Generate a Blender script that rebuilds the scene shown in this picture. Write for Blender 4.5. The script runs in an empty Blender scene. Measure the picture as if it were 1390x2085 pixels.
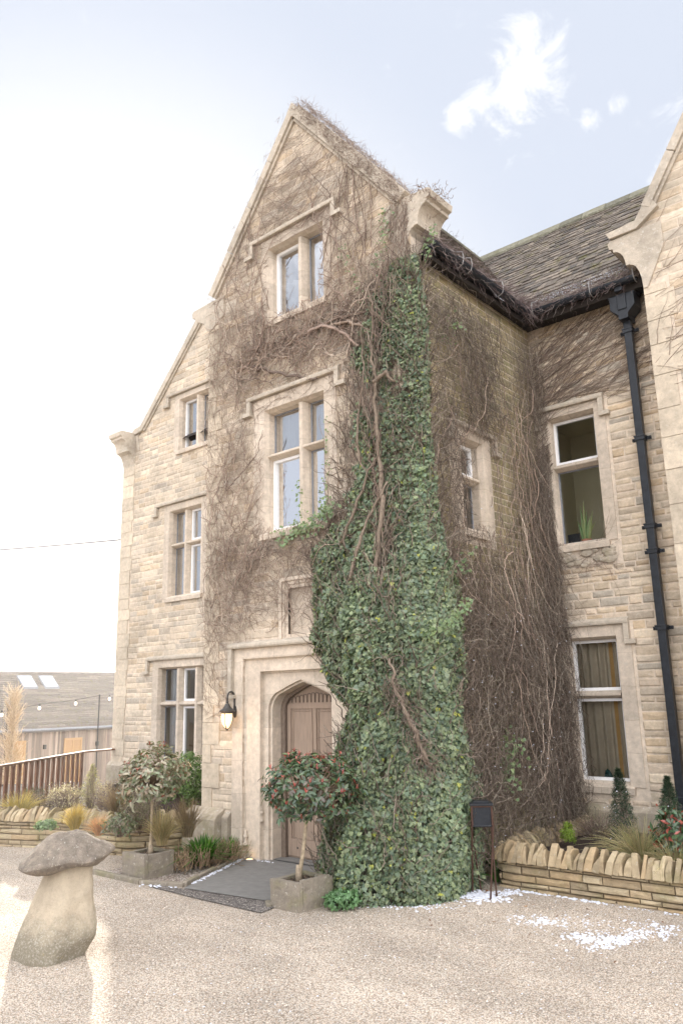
import bpy, math, random
import numpy as np
from mathutils import Vector, Matrix
from mathutils.geometry import tessellate_polygon
random.seed(7); RS = np.random.RandomState(11)
sc = bpy.context.scene; COL = sc.collection
rad = math.radians
# ------------------------------------------------------------------ camera
CAMP = Vector((4.444, -6.480, 1.75))
yw, tl, rl = 0.70770052, 0.23022346, -0.02231202
fw = Vector((-math.sin(yw)*math.cos(tl), math.cos(yw)*math.cos(tl), math.sin(tl)))
rt0 = Vector((math.cos(yw), math.sin(yw), 0)); up0 = rt0.cross(fw)
rt = math.cos(rl)*rt0 + math.sin(rl)*up0; up = -math.sin(rl)*rt0 + math.cos(rl)*up0
cam = bpy.data.cameras.new('camera'); co = bpy.data.objects.new('camera', cam); COL.objects.link(co)
cam.sensor_fit = 'VERTICAL'; cam.sensor_height = 24; cam.lens = 24*1607.5/2085
cam.clip_start = .05; cam.clip_end = 3000
M4 = Matrix((rt, up, -fw)).transposed().to_4x4(); M4.translation = CAMP; co.matrix_world = M4
sc.camera = co
# ------------------------------------------------------------------ light
SUN_EL, SUN_AZ = rad(11.6), rad(56.7)
sdir = Vector((-math.sin(SUN_AZ)*math.cos(SUN_EL), math.cos(SUN_AZ)*math.cos(SUN_EL), math.sin(SUN_EL)))
sl = bpy.data.lights.new('sun', 'SUN'); sl.energy = 5.0; sl.angle = rad(.6); sl.color = (1, .90, .78)
so = bpy.data.objects.new('sun', sl); COL.objects.link(so)
so.rotation_euler = (-sdir).to_track_quat('-Z', 'Y').to_euler()
sc.view_settings.view_transform = 'Standard'; sc.view_settings.look = 'None'
sc.view_settings.exposure = EXPO = 1.2; sc.view_settings.gamma = 1
W = bpy.data.worlds.new('World'); sc.world = W; W.use_nodes = True
def world():
    nt = W.node_tree; N = nt.nodes; L = nt.links; N.clear()
    out = N.new('ShaderNodeOutputWorld'); bg = N.new('ShaderNodeBackground')
    sky = N.new('ShaderNodeTexSky'); sky.sky_type = 'NISHITA'; sky.sun_disc = False
    sky.sun_elevation = SUN_EL; sky.sun_rotation = -SUN_AZ; sky.air_density = 1.0; sky.dust_density = 1.5; sky.ozone_density = 1.5
    tc = N.new('ShaderNodeTexCoord')
    def vm(op, a, b=None):
        n = N.new('ShaderNodeVectorMath'); n.operation = op
        if isinstance(a, tuple): n.inputs[0].default_value = a
        else: L.new(a, n.inputs[0])
        if b is not None:
            if isinstance(b, tuple): n.inputs[1].default_value = b
            else: L.new(b, n.inputs[1])
        return n.outputs['Value'] if op in ('DOT_PRODUCT', 'LENGTH', 'DISTANCE') else n.outputs[0]
    def m(op, a, b=0., c=None):
        n = N.new('ShaderNodeMath'); n.operation = op
        for i, v in enumerate((a, b) if c is None else (a, b, c)):
            if isinstance(v, (int, float)): n.inputs[i].default_value = v
            else: L.new(v, n.inputs[i])
        return n.outputs[0]
    def sm(v, a, b):
        n = N.new('ShaderNodeMapRange'); n.interpolation_type = 'SMOOTHSTEP'; L.new(v, n.inputs[0])
        n.inputs[1].default_value = a; n.inputs[2].default_value = b; return n.outputs[0]
    d = vm('NORMALIZE', tc.outputs['Generated'])
    n1 = N.new('ShaderNodeTexNoise'); n1.inputs['Scale'].default_value = 15; n1.inputs['Detail'].default_value = 10; n1.inputs['Roughness'].default_value = .66; n1.inputs['Distortion'].default_value = .6
    L.new(d, n1.inputs['Vector'])
    nz = n1.outputs['Fac']
    # clouds where they hang in this sky: (direction, radius)
    cl = None
    for q, r, a in CLOUDS:
        g = m('MULTIPLY', sm(vm('DISTANCE', d, q), r*1.45, 0.0), a*.92)
        cl = g if cl is None else m('MAXIMUM', cl, g)
    cloud = m('MULTIPLY', sm(m('ADD', cl, m('MULTIPLY', nz, 2.6)), 1.62, 2.35), .95)
    # unseen bright cloud added behind and above the viewer to light the shaded side
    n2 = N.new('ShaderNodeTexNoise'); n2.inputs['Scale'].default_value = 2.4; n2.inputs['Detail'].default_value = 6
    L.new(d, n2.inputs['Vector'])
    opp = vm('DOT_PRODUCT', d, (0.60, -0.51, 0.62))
    fill_cloud = m('MULTIPLY', sm(n2.outputs['Fac'], .25, .52), sm(opp, .2, .55))
    sunny = vm('DOT_PRODUCT', d, tuple(sdir))
    glow = m('POWER', m('MAXIMUM', sunny, 0.), 5.)
    mix0 = N.new('ShaderNodeMix'); mix0.data_type = 'RGBA'; mix0.blend_type = 'MIX'
    L.new(sky.outputs[0], mix0.inputs[6]); mix0.inputs[7].default_value = (5.15, 5.55, 6.42, 1); mix0.inputs[0].default_value = SKYVEIL
    mx = N.new('ShaderNodeMix'); mx.data_type = 'RGBA'; L.new(cloud, mx.inputs[0]); mg = N.new('ShaderNodeMix'); mg.data_type = 'RGBA'; L.new(sm(sunny, .80, 1.0), mg.inputs[0]); L.new(mix0.outputs[2], mg.inputs[6]); mg.inputs[7].default_value = (8.0, 7.9, 7.8, 1); L.new(mg.outputs[2], mx.inputs[6]); mx.inputs[7].default_value = (8.6, 8.5, 8.5, 1)
    my = N.new('ShaderNodeMix'); my.data_type = 'RGBA'; L.new(fill_cloud, my.inputs[0]); L.new(mx.outputs[2], my.inputs[6]); my.inputs[7].default_value = (24, 24, 25, 1)
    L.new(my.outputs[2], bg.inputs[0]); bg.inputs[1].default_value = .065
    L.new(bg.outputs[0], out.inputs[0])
SKYVEIL = .965
def pdir(x, y):
    return tuple((fw*1607.5 + rt*(x-695) - up*(y-1042.5)).normalized())
CLOUDS = [(pdir(1070, 150), .075, .85), (pdir(990, 190), .045, .8), (pdir(940, 235), .03, .75), (pdir(1120, 115), .04, .8), (pdir(1330, 235), .05, .66),
          (pdir(1370, 260), .06, .68), (pdir(1195, 240), .02, .62), (pdir(1290, 345), .025, .7), (pdir(1340, 370), .04, .66), (pdir(1262, 210), .02, .62)]
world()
sc.render.engine = 'CYCLES'
# ------------------------------------------------------------------ materials
MAT = {}
class NB:
    def __init__(s, name):
        s.m = bpy.data.materials.new(name); s.m.use_nodes = True; s.N = s.m.node_tree.nodes; s.L = s.m.node_tree.links
        s.b = s.N['Principled BSDF']; s.out = s.N['Material Output']; s.tc = s.N.new('ShaderNodeTexCoord'); MAT[name] = s.m
        s.b.inputs['Specular IOR Level'].default_value = .3
    def noise(s, scale, det=4, rough=.6, vec=None, dist=0):
        n = s.N.new('ShaderNodeTexNoise'); n.inputs['Scale'].default_value = scale; n.inputs['Detail'].default_value = det
        n.inputs['Roughness'].default_value = rough; n.inputs['Distortion'].default_value = dist
        s.L.new(vec or s.tc.outputs['Object'], n.inputs['Vector']); return n.outputs['Fac']
    def vor(s, scale, feat='F1', out='Distance', vec=None, rnd=1):
        n = s.N.new('ShaderNodeTexVoronoi'); n.feature = feat; n.inputs['Scale'].default_value = scale; n.inputs['Randomness'].default_value = rnd
        s.L.new(vec or s.tc.outputs['Object'], n.inputs['Vector']); return n.outputs[out]
    def map(s, sx, sy, sz):
        n = s.N.new('ShaderNodeMapping'); n.inputs['Scale'].default_value = (sx, sy, sz); s.L.new(s.tc.outputs['Object'], n.inputs[0]); return n.outputs[0]
    def ramp(s, v, *st):
        n = s.N.new('ShaderNodeValToRGB'); e = n.color_ramp.elements
        while len(e) < len(st): e.new(.5)
        for k, (p, c) in enumerate(st):
            e[k].position = p; e[k].color = (c if isinstance(c, tuple) else (c, c, c)) + (1,)
        s.L.new(v, n.inputs[0]); return n.outputs[0]
    def mix(s, f, a, b, mode='MIX'):
        n = s.N.new('ShaderNodeMix'); n.data_type = 'RGBA'; n.blend_type = mode
        for i, v in ((0, f), (6, a), (7, b)):
            if isinstance(v, (int, float)): n.inputs[i].default_value = v
            elif isinstance(v, tuple): n.inputs[i].default_value = v + (1,)
            else: s.L.new(v, n.inputs[i])
        return n.outputs[2]
    def math(s, op, a, b=0.):
        n = s.N.new('ShaderNodeMath'); n.operation = op
        for i, v in enumerate((a, b)):
            if isinstance(v, (int, float)): n.inputs[i].default_value = v
            else: s.L.new(v, n.inputs[i])
        return n.outputs[0]
    def attr(s, nm='Col'):
        n = s.N.new('ShaderNodeAttribute'); n.attribute_name = nm; return n.outputs['Color']
    def color(s, c):
        if isinstance(c, tuple): s.b.inputs['Base Color'].default_value = c + (1,)
        else: s.L.new(c, s.b.inputs['Base Color'])
        return s
    def bump(s, v, dist=.01, st=1.):
        n = s.N.new('ShaderNodeBump'); n.inputs['Strength'].default_value = st; n.inputs['Distance'].default_value = dist
        s.L.new(v, n.inputs['Height']); s.L.new(n.outputs[0], s.b.inputs['Normal']); return s
    def set(s, **k):
        for a, v in k.items(): s.b.inputs[a.replace('_', ' ')].default_value = v
        return s
def stone_mat(name, tint, lich=.5, pits=.3, stain=(.16, .14, .11), bumpd=.012, attr=True, moss=0., joints=False):
    n = NB(name)
    base = n.mix(1., n.attr(), tint, 'MULTIPLY') if attr else tint
    big = n.noise(1.3, 5, .65); med = n.noise(14, 6, .7); fine = n.noise(90, 3, .7)
    c = n.mix(1., base, n.ramp(med, (.25, .72), (.75, 1.22)), 'MULTIPLY')
    c = n.mix(n.math('MULTIPLY', n.ramp(big, (.48, 0.), (.72, 1.)), .45), c, stain)
    c = n.mix(n.math('MULTIPLY', n.ramp(n.noise(26, 3, .6), (.62, 0.), (.68, 1.)), lich), c, (.62, .60, .54))
    c = n.mix(n.math('MULTIPLY', n.ramp(fine, (.62, 0.), (.7, 1.)), pits), c, (.12, .09, .06))
    if moss: c = n.mix(n.math('MULTIPLY', n.ramp(n.noise(3.3, 5, .7), (.5, 0.), (.62, 1.)), moss), c, (.17, .17, .05))
    if joints:
        sx = n.N.new('ShaderNodeSeparateXYZ'); n.L.new(n.tc.outputs['Object'], sx.inputs[0]); wob = n.math('MULTIPLY', n.noise(2.5, 3), .10)
        for i, per in ((2, .37), (0, .52)):
            fr_ = n.math('FRACT', n.math('DIVIDE', n.math('ADD', sx.outputs[i], wob), per)); c = n.mix(n.math('MULTIPLY', n.math('LESS_THAN', fr_, .014), .5), c, (.33, .26, .19))
            fl = n.math('FLOOR', n.math('DIVIDE', n.math('ADD', sx.outputs[i], wob), per)); wn = n.N.new('ShaderNodeTexWhiteNoise'); wn.noise_dimensions = '1D'; n.L.new(fl, wn.inputs['W']); c = n.mix(1., c, n.ramp(wn.outputs['Value'], (0, .90), (1, 1.07)), 'MULTIPLY')
        st = n.noise(1.0, 5, .7, n.map(7, 7, .9)); c = n.mix(n.math('MULTIPLY', n.ramp(st, (.55, 0.), (.75, 1.)), .45), c, (.30, .26, .20))
    n.color(c).bump(n.mix(.5, med, fine), bumpd, .8).set(Roughness=.92)
    return n
stone_mat('rubble', (1.04, 1.02, .97), .25, .25)
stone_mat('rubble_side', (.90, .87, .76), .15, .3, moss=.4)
stone_mat('ashlar', (.61, .52, .42), .2, .5, stain=(.36, .30, .22), bumpd=.008, attr=False, joints=True)
stone_mat('ashlar_old', (.50, .435, .35), .55, .4, stain=(.17, .15, .12), bumpd=.012, attr=False)
stone_mat('mortar', (.65, .55, .44), .1, .2, attr=False)
stone_mat('mortar_dark', (.16, .12, .075), .1, .2, attr=False)
stone_mat('trough_stone', (.25, .215, .17), .35, .5, stain=(.12, .13, .07), bumpd=.02, attr=False, moss=.35)
stone_mat('dry_stone', (1, .93, .8), .18, .4, stain=(.2, .17, .09), bumpd=.02, moss=.3)
stone_mat('plinth', (.42, .36, .28), .5, .4, stain=(.15, .14, .12), bumpd=.015, attr=False, moss=.3)
def cap_stone():
    n = NB('cap_stone'); med = n.noise(18, 7, .75); fine = n.noise(110, 4, .75)
    c = n.mix(n.ramp(n.noise(3.5, 6, .7), (.38, 0.), (.62, 1.)), (.30, .25, .195), (.185, .155, .125))
    c = n.mix(1., c, n.ramp(med, (.3, .6), (.7, 1.35)), 'MULTIPLY'); c = n.mix(n.ramp(fine, (.56, 0.), (.64, .7)), c, (.09, .075, .06))
    c = n.mix(n.ramp(n.noise(45, 4, .7), (.62, 0.), (.66, .75)), c, (.52, .49, .43)); c = n.mix(n.ramp(n.noise(6, 5, .7), (.66, 0.), (.70, .8)), c, (.62, .60, .54))
    n.color(c).bump(n.mix(.5, med, fine), .02).set(Roughness=.95)
cap_stone()
def staddle_base():
    n = NB('staddle_base'); med = n.noise(16, 6, .7); sx = n.N.new('ShaderNodeSeparateXYZ'); n.L.new(n.tc.outputs['Object'], sx.inputs[0])
    g = n.math('ADD', sx.outputs[2], n.math('MULTIPLY', med, .35))
    low = n.ramp(g, (.30, 1.), (.50, 0.))
    sp = n.ramp(n.noise(70, 4, .75), (.50, 0.), (.60, 1.)); c = n.mix(n.ramp(n.noise(9, 6, .75), (.4, 0.), (.65, 1.)), (.60, .51, .38), (.47, .39, .29)); c = n.mix(n.ramp(n.noise(120, 3, .7), (.62, 0.), (.70, .45)), c, (.20, .16, .12))  # warm sunlit bounce is put into the cream of the upper stem
    c = n.mix(n.math('MULTIPLY', low, .75), c, n.mix(sp, (.19, .175, .125), (.42, .40, .35)))
    c = n.mix(n.math('MULTIPLY', n.ramp(n.noise(7, 5, .7), (.64, 0.), (.72, 1.)), n.math('MULTIPLY', low, .7)), c, (.40, .33, .14))
    n.color(c).bump(n.mix(.5, med, n.noise(80, 4, .8)), .03).set(Roughness=.95)
staddle_base()
def slate():
    n = NB('slate'); c = n.mix(1., n.attr(), n.ramp(n.noise(20, 6, .7), (.3, .6), (.75, 1.4)), 'MULTIPLY')
    c = n.mix(n.math('MULTIPLY', n.ramp(n.noise(5, 5, .7), (.55, 0.), (.68, 1.)), .6), c, (.13, .12, .03))
    c = n.mix(n.math('MULTIPLY', n.ramp(n.noise(40, 3), (.64, 0.), (.68, 1.)), .5), c, (.42, .40, .36))
    n.color(c).bump(n.noise(50, 4), .01).set(Roughness=.9)
slate()
def leaf(name, trans=.25, rough=.45, spec=.4):
    n = NB(name); a = n.attr(); n.color(a).set(Roughness=rough); n.b.inputs['Specular IOR Level'].default_value = spec
    t = n.N.new('ShaderNodeBsdfTranslucent'); n.L.new(n.mix(1., a, (1.5, 1.6, .8), 'MULTIPLY'), t.inputs[0])
    x = n.N.new('ShaderNodeMixShader'); x.inputs[0].default_value = trans
    n.L.new(n.b.outputs[0], x.inputs[1]); n.L.new(t.outputs[0], x.inputs[2]); n.L.new(x.outputs[0], n.out.inputs[0])
leaf('leaf'); leaf('glossy_leaf', .22, .25, .6); leaf('grass_blade', .4, .6, .2)
def twig(name, tint=(1, 1, 1)):
    n = NB(name); n.color(n.mix(1., n.mix(1., n.attr(), tint, 'MULTIPLY'), n.ramp(n.noise(40, 3), (.3, .7), (.7, 1.3)), 'MULTIPLY')).set(Roughness=.85)
twig('twig')
def simple(name, c, r=.6, metal=0., var=0., sc_=20, bd=0., **k):
    n = NB(name)
    if var:
        v = n.noise(sc_, 5, .65)
        n.color(n.mix(1., c, n.ramp(v, (.25, 1-var), (.75, 1+var)), 'MULTIPLY'))
        if bd: n.bump(v, bd)
    else: n.color(c)
    n.set(Roughness=r, Metallic=metal)
    for a, b in k.items(): n.b.inputs[a].default_value = b
    return n
simple('white_paint', (.80, .80, .80), .45, var=.06, sc_=30)
simple('black_iron', (.018, .020, .024), .42, var=.4, sc_=60)
simple('pipe_paint', (.016, .019, .024), .36, var=.5, sc_=14, bd=.002)
simple('lamp_metal', (.055, .05, .045), .45, var=.3)
simple('gutter_wood', (.022, .016, .012), .8, var=.5)
simple('galv', (.30, .29, .28), .45, .3)
simple('interior', (.55, .50, .34), .95)
simple('interior_warm', (.26, .23, .17), .95)
simple('soil', (.045, .03, .022), 1., var=.5, sc_=40, bd=.03)
simple('concrete', (.17, .165, .155), .85, var=.18, sc_=12, bd=.003)
simple('snow', (.62, .64, .70), .7, var=.2, sc_=60, bd=.01)
simple('bark', (.20, .15, .105), .9, var=.4, sc_=50, bd=.01)
simple('rust', (.06, .03, .02), .75, var=.3, sc_=30)
simple('curtain_white', (.62, .64, .68), .9, var=.05)
simple('curtain_tan', (.44, .37, .28), .95, var=.12, sc_=8)
simple('curtain_gold', (.45, .27, .10), .9, var=.1)
simple('lead', (.22, .23, .25), .6, var=.2)
simple('ceramic', (.02, .07, .065), .3, var=.3)
simple('moss', (.10, .15, .015), .95, var=.5, sc_=60, bd=.03)
simple('skylight_glass', (.75, .8, .88), .12)
simple('cable', (.03, .03, .03), .6)
simple('terracotta', (.50, .22, .14), .8)
def wood(name, c, axis=(30, 30, 1.2), v=.3, r=.65):
    n = NB(name); f = n.noise(4, 6, .65, n.map(*axis)); n.color(n.mix(1., c, n.ramp(f, (.25, 1-v), (.75, 1+v)), 'MULTIPLY')).bump(f, .003).set(Roughness=r)
wood('door_wood', (.30, .225, .17), v=.34); wood('rail_wood', (.17, .085, .05), v=.25)
def cladding():
    n = NB('cladding'); f = n.noise(3, 6, .65, n.map(6, 6, .5))
    w_ = n.vor(1, vec=n.map(6.5, 6.5, 0.02), out='Color'); sp_ = n.N.new('ShaderNodeSeparateColor'); n.L.new(w_, sp_.inputs[0]); w = n.ramp(sp_.outputs[0], (0, .45), (1, 1.25))
    n.color(n.mix(1., n.mix(1., (.36, .28, .22), w, 'MULTIPLY'), n.ramp(f, (.25, .7), (.75, 1.25)), 'MULTIPLY')).set(Roughness=.8)
cladding()
def glass(name, fac):
    n = NB(name); t = n.N.new('ShaderNodeBsdfTransparent'); t.inputs[0].default_value = (.85, .87, .86, 1)
    g = n.N.new('ShaderNodeBsdfGlossy'); g.inputs['Roughness'].default_value = .02
    x = n.N.new('ShaderNodeMixShader'); fr = n.N.new('ShaderNodeFresnel'); fr.inputs[0].default_value = 1.5
    n.L.new(n.math('ADD', fr.outputs[0], fac), x.inputs[0]); bmp = n.N.new('ShaderNodeBump'); bmp.inputs['Distance'].default_value = .004
    n.L.new(n.noise(3, 2), bmp.inputs['Height']); n.L.new(bmp.outputs[0], g.inputs['Normal'])
    n.L.new(t.outputs[0], x.inputs[1]); n.L.new(g.outputs[0], x.inputs[2]); n.L.new(x.outputs[0], n.out.inputs[0])
glass('glass_sky', .62); glass('glass_clear', .02); glass('glass_mid', .16)
def emit(name, c, s):
    n = NB(name); n.color((.8, .7, .5)); n.b.inputs['Emission Color'].default_value = c + (1,); n.b.inputs['Emission Strength'].default_value = s
emit('lamp_glass', (1, .62, .30), .75); emit('bulb', (1, .95, .85), 1.2); emit('uplight_glow', (1, .55, .2), 1.5)
def gravel(name, ca, cb, cc, s=75):
    n = NB(name); col = n.vor(s, out='Color'); d = n.vor(s); sep = n.N.new('ShaderNodeSeparateColor'); n.L.new(col, sep.inputs[0])
    c = n.ramp(sep.outputs[0], (.0, cb), (.45, ca), (.8, cc), (1., (.68, .61, .53)))
    c = n.mix(1., c, n.ramp(d, (.15, 1.12), (.75, .42)), 'MULTIPLY')
    c = n.mix(1., c, n.ramp(n.noise(1.1, 5, .6), (.3, .80), (.7, 1.12)), 'MULTIPLY')
    c = n.mix(1., c, n.ramp(n.noise(1., 4, .6, n.map(.35, 1.6, 1)), (.35, .9), (.65, 1.08)), 'MULTIPLY')
    n.color(c).set(Roughness=.92)
    n.bump(n.math('ADD', n.math('MULTIPLY', d, -1.), n.math('MULTIPLY', n.noise(6, 4), 1.2)), .012, .9)
gravel('gravel', (.68, .57, .455), (.48, .375, .28), (.77, .68, .57), 105)
gravel('tar_gravel', (.20, .18, .165), (.11, .10, .09), (.36, .32, .29), 90)
gravel('pea_gravel', (.42, .34, .27), (.2, .15, .12), (.6, .55, .5), 60)
simple('grassland', (.09, .10, .04), 1, var=.3, sc_=.5)
# ------------------------------------------------------------------ mesh tools
def link(o, parent=None):
    COL.objects.link(o)
    if parent: o.parent = parent
    return o
def empty(name, loc=(0, 0, 0)):
    o = bpy.data.objects.new(name, None); o.location = loc; o.empty_display_size = .1; return link(o)
def tag(o, label=None, cat=None, group=None, kind=None):
    for k, v in (('label', label), ('category', cat), ('group', group), ('kind', kind)):
        if v: o[k] = v
    return o
class MB:
    def __init__(s): s.v = []; s.f = []; s.c = []; s.cur = (1, 1, 1)
    def add(s, vs, fs, c=None):
        b = len(s.v); s.v += [tuple(p) for p in vs]; s.f += [tuple(i+b for i in f) for f in fs]; s.c += [c or s.cur]*len(vs); return s
    def box(s, x0, x1, y0, y1, z0, z1, c=None, fr=None):
        P = [(x, y, z) for x in (x0, x1) for y in (y0, y1) for z in (z0, z1)]
        if fr: P = [fr(*p) for p in P]
        return s.add(P, [(0, 1, 3, 2), (4, 6, 7, 5), (0, 4, 5, 1), (2, 3, 7, 6), (0, 2, 6, 4), (1, 5, 7, 3)], c)
    def prism(s, poly, a, b, fr, c=None, caps=True):
        """poly of (p,q), extruded along the third coordinate from a to b; fr(p,q,r)->xyz"""
        n = len(poly); vs = [fr(p, q, a) for p, q in poly] + [fr(p, q, b) for p, q in poly]
        fs = [(i, (i+1) % n, (i+1) % n+n, i+n) for i in range(n)]
        if caps:
            for t in tessellate_polygon([[Vector((p, q, 0)) for p, q in poly]]): fs.append(tuple(t)); fs.append(tuple(i+n for i in reversed(t)))
        return s.add(vs, fs, c)
    def tube(s, pts, r, n=6, c=None, cap=True):
        pts = [Vector(p) for p in pts]; r = r if isinstance(r, (list, tuple)) else [r]*len(pts); vs = []; fs = []
        u = None
        for i, p in enumerate(pts):
            t = (pts[min(i+1, len(pts)-1)]-pts[max(i-1, 0)]).normalized()
            if u is None: u = t.orthogonal().normalized()
            u = (u - t*u.dot(t)); u = u.normalized() if u.length > 1e-6 else t.orthogonal().normalized()
            w = t.cross(u)
            for k in range(n):
                a = 2*math.pi*k/n; vs.append(p + (u*math.cos(a)+w*math.sin(a))*r[i])
        for i in range(len(pts)-1):
            for k in range(n): fs.append((i*n+k, i*n+(k+1) % n, (i+1)*n+(k+1) % n, (i+1)*n+k))
        if cap: fs += [tuple(range(n-1, -1, -1)), tuple(range((len(pts)-1)*n, len(pts)*n))]
        return s.add(vs, fs, c)
    def lathe(s, prof, n=20, o=(0, 0, 0), c=None, fn=None):
        vs = []; fs = []
        for i, (r, z) in enumerate(prof):
            for k in range(n):
                a = 2*math.pi*k/n; x, y, zz = r*math.cos(a), r*math.sin(a), z
                if fn: x, y, zz = fn(x, y, zz, a, i)
                vs.append((o[0]+x, o[1]+y, o[2]+zz))
        for i in range(len(prof)-1):
            for k in range(n): fs.append((i*n+k, i*n+(k+1) % n, (i+1)*n+(k+1) % n, (i+1)*n+k))
        fs += [tuple(range(n-1, -1, -1)), tuple(range((len(prof)-1)*n, len(prof)*n))]
        return s.add(vs, fs, c)
    def build(s, name, mat, parent=None, smooth=False, bevel=0, origin=None):
        me = bpy.data.meshes.new(name); vs = s.v
        if origin is not None: vs = [(p[0]-origin[0], p[1]-origin[1], p[2]-origin[2]) for p in vs]
        me.from_pydata(vs, [], s.f)
        a = me.color_attributes.new('Col', 'FLOAT_COLOR', 'POINT')
        a.data.foreach_set('color', np.c_[np.array(s.c, dtype=np.float32), np.ones(len(s.c))].astype(np.float32).ravel())
        me.materials.append(MAT[mat])
        import bmesh as _b
        bm = _b.new(); bm.from_mesh(me); _b.ops.recalc_face_normals(bm, faces=bm.faces); bm.to_mesh(me); bm.free()
        if smooth: me.polygons.foreach_set('use_smooth', [True]*len(me.polygons))
        o = link(bpy.data.objects.new(name, me), parent)
        if origin is not None: o.location = origin
        if bevel:
            b = o.modifiers.new('b', 'BEVEL'); b.width = bevel; b.segments = 2; b.limit_method = 'ANGLE'; b.angle_limit = rad(40)
        return o
def npmesh(name, V, F, C, mat, parent=None, smooth=False):
    """V (n,3), F (m,k) all k-gons, C (n,3)"""
    me = bpy.data.meshes.new(name); n = len(V); m, k = F.shape
    me.vertices.add(n); me.vertices.foreach_set('co', V.astype(np.float32).ravel())
    me.loops.add(m*k); me.loops.foreach_set('vertex_index', F.astype(np.int32).ravel())
    me.polygons.add(m); me.polygons.foreach_set('loop_start', (np.arange(m)*k).astype(np.int32)); me.polygons.foreach_set('loop_total', np.full(m, k, np.int32))
    a = me.color_attributes.new('Col', 'FLOAT_COLOR', 'POINT')
    a.data.foreach_set('color', np.c_[C, np.ones(n)].astype(np.float32).ravel())
    if smooth: me.polygons.foreach_set('use_smooth', np.ones(m, bool))
    me.materials.append(MAT[mat]); me.update(calc_edges=True)
    return link(bpy.data.objects.new(name, me), parent)
def rbox(mb, x0, x1, y0, y1, z0, z1, n=8, amp=.008, f=22, c=(1, 1, 1)):
    from mathutils import noise
    def gx(a, b): return [a+(b-a)*i/n for i in range(n+1)]
    def P(x, y, z):
        v = noise.noise_vector(Vector((x, y, z))*f)*amp+noise.noise_vector(Vector((x, y, z))*f*.3)*amp*1.6
        cx, cy, cz = (x0+x1)/2, (y0+y1)/2, (z0+z1)/2; e = sum(abs(abs(a-b)-abs(h)) < 1e-6 for a, b, h in ((x, cx, x1-cx), (y, cy, y1-cy), (z, cz, z1-cz)))
        k = 1-.012*(e-1) if e > 1 else 1
        return (cx+(x-cx)*k+v.x, cy+(y-cy)*k+v.y, cz+(z-cz)*k+v.z)
    for ax in range(3):
        for sd in (0, 1):
            A, B = [gx(*r) for i, r in enumerate(((x0, x1), (y0, y1), (z0, z1))) if i != ax]; q = ((x0, x1), (y0, y1), (z0, z1))[ax][sd]; vs = []
            for a in A:
                for b in B: t = [a, b]; t.insert(ax, q); vs.append(P(*t))
            mb.add(vs, [(i*(n+1)+j, i*(n+1)+j+1, (i+1)*(n+1)+j+1, (i+1)*(n+1)+j) for i in range(n) for j in range(n)], c)
class Face:
    def __init__(s, o, u, w): s.o = Vector(o); s.u = Vector(u); s.w = Vector(w)
    def __call__(s, u, w, z): return s.o + s.u*u + s.w*w + Vector((0, 0, z))
    def np(s, u, w, z):
        return np.stack([s.o[i] + s.u[i]*u + s.w[i]*w + (z if i == 2 else 0*z) for i in range(3)], -1)
FA = Face((0, 0, 0), (1, 0, 0), (0, -1, 0)); FC = Face((0, 0, 0), (0, 1, 0), (1, 0, 0))
FB = Face((0, 2.65, 0), (1, 0, 0), (0, -1, 0)); FD = Face((0, 2.3, 0), (1, 0, 0), (0, -1, 0)); FG = Face((0, 2.2, 0), (1, 0, 0), (0, -1, 0))
# ------------------------------------------------------------------ stone walls
def wall_sheet(mb, face, outline, holes, depth=.16):
    polys = [[Vector((u, z, 0)) for u, z in outline]]
    for a, b, c, d in holes: polys.append([Vector(p) for p in ((a, c, 0), (b, c, 0), (b, d, 0), (a, d, 0))])
    flat = [p for q in polys for p in q]
    mb.add([face(p.x, 0, p.y) for p in flat], [tuple(t) for t in tessellate_polygon(polys)])
    for a, b, c, d in holes:
        q = [(a, c), (b, c), (b, d), (a, d)]
        for i in range(4):
            (u0, z0), (u1, z1) = q[i], q[(i+1) % 4]
            mb.add([face(u0, 0, z0), face(u1, 0, z1), face(u1, -depth, z1), face(u0, -depth, z0)], [(0, 1, 2, 3)])
def spans(outline, z0, z1, holes):
    """free u intervals of an outline polygon over the row z0..z1, less the holes"""
    iv = None
    for z in (z0+.002, z1-.002):
        xs = []
        n = len(outline)
        for i in range(n):
            (a, b), (c, d) = outline[i], outline[(i+1) % n]
            if (b <= z) != (d <= z): xs.append(a+(c-a)*(z-b)/(d-b))
        xs.sort()
        cur = [(xs[i], xs[i+1]) for i in range(0, len(xs)-1, 2)]
        iv = cur if iv is None else [(max(p[0], q[0]), min(p[1], q[1])) for p in iv for q in cur if min(p[1], q[1]) > max(p[0], q[0])]
    for a, b, c, d in holes:
        if d > z0+.01 and c < z1-.01:
            nv = []
            for p, q in iv:
                if b <= p or a >= q: nv.append((p, q)); continue
                if a > p: nv.append((p, a))
                if b < q: nv.append((b, q))
            iv = nv
    return [(p, q) for p, q in iv if q-p > .03]
PAL_TAN = [(.56, .475, .375), (.53, .455, .37), (.59, .50, .40), (.50, .435, .36), (.57, .49, .40), (.54, .44, .33), (.48, .425, .36), (.61, .53, .43)]
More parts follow.
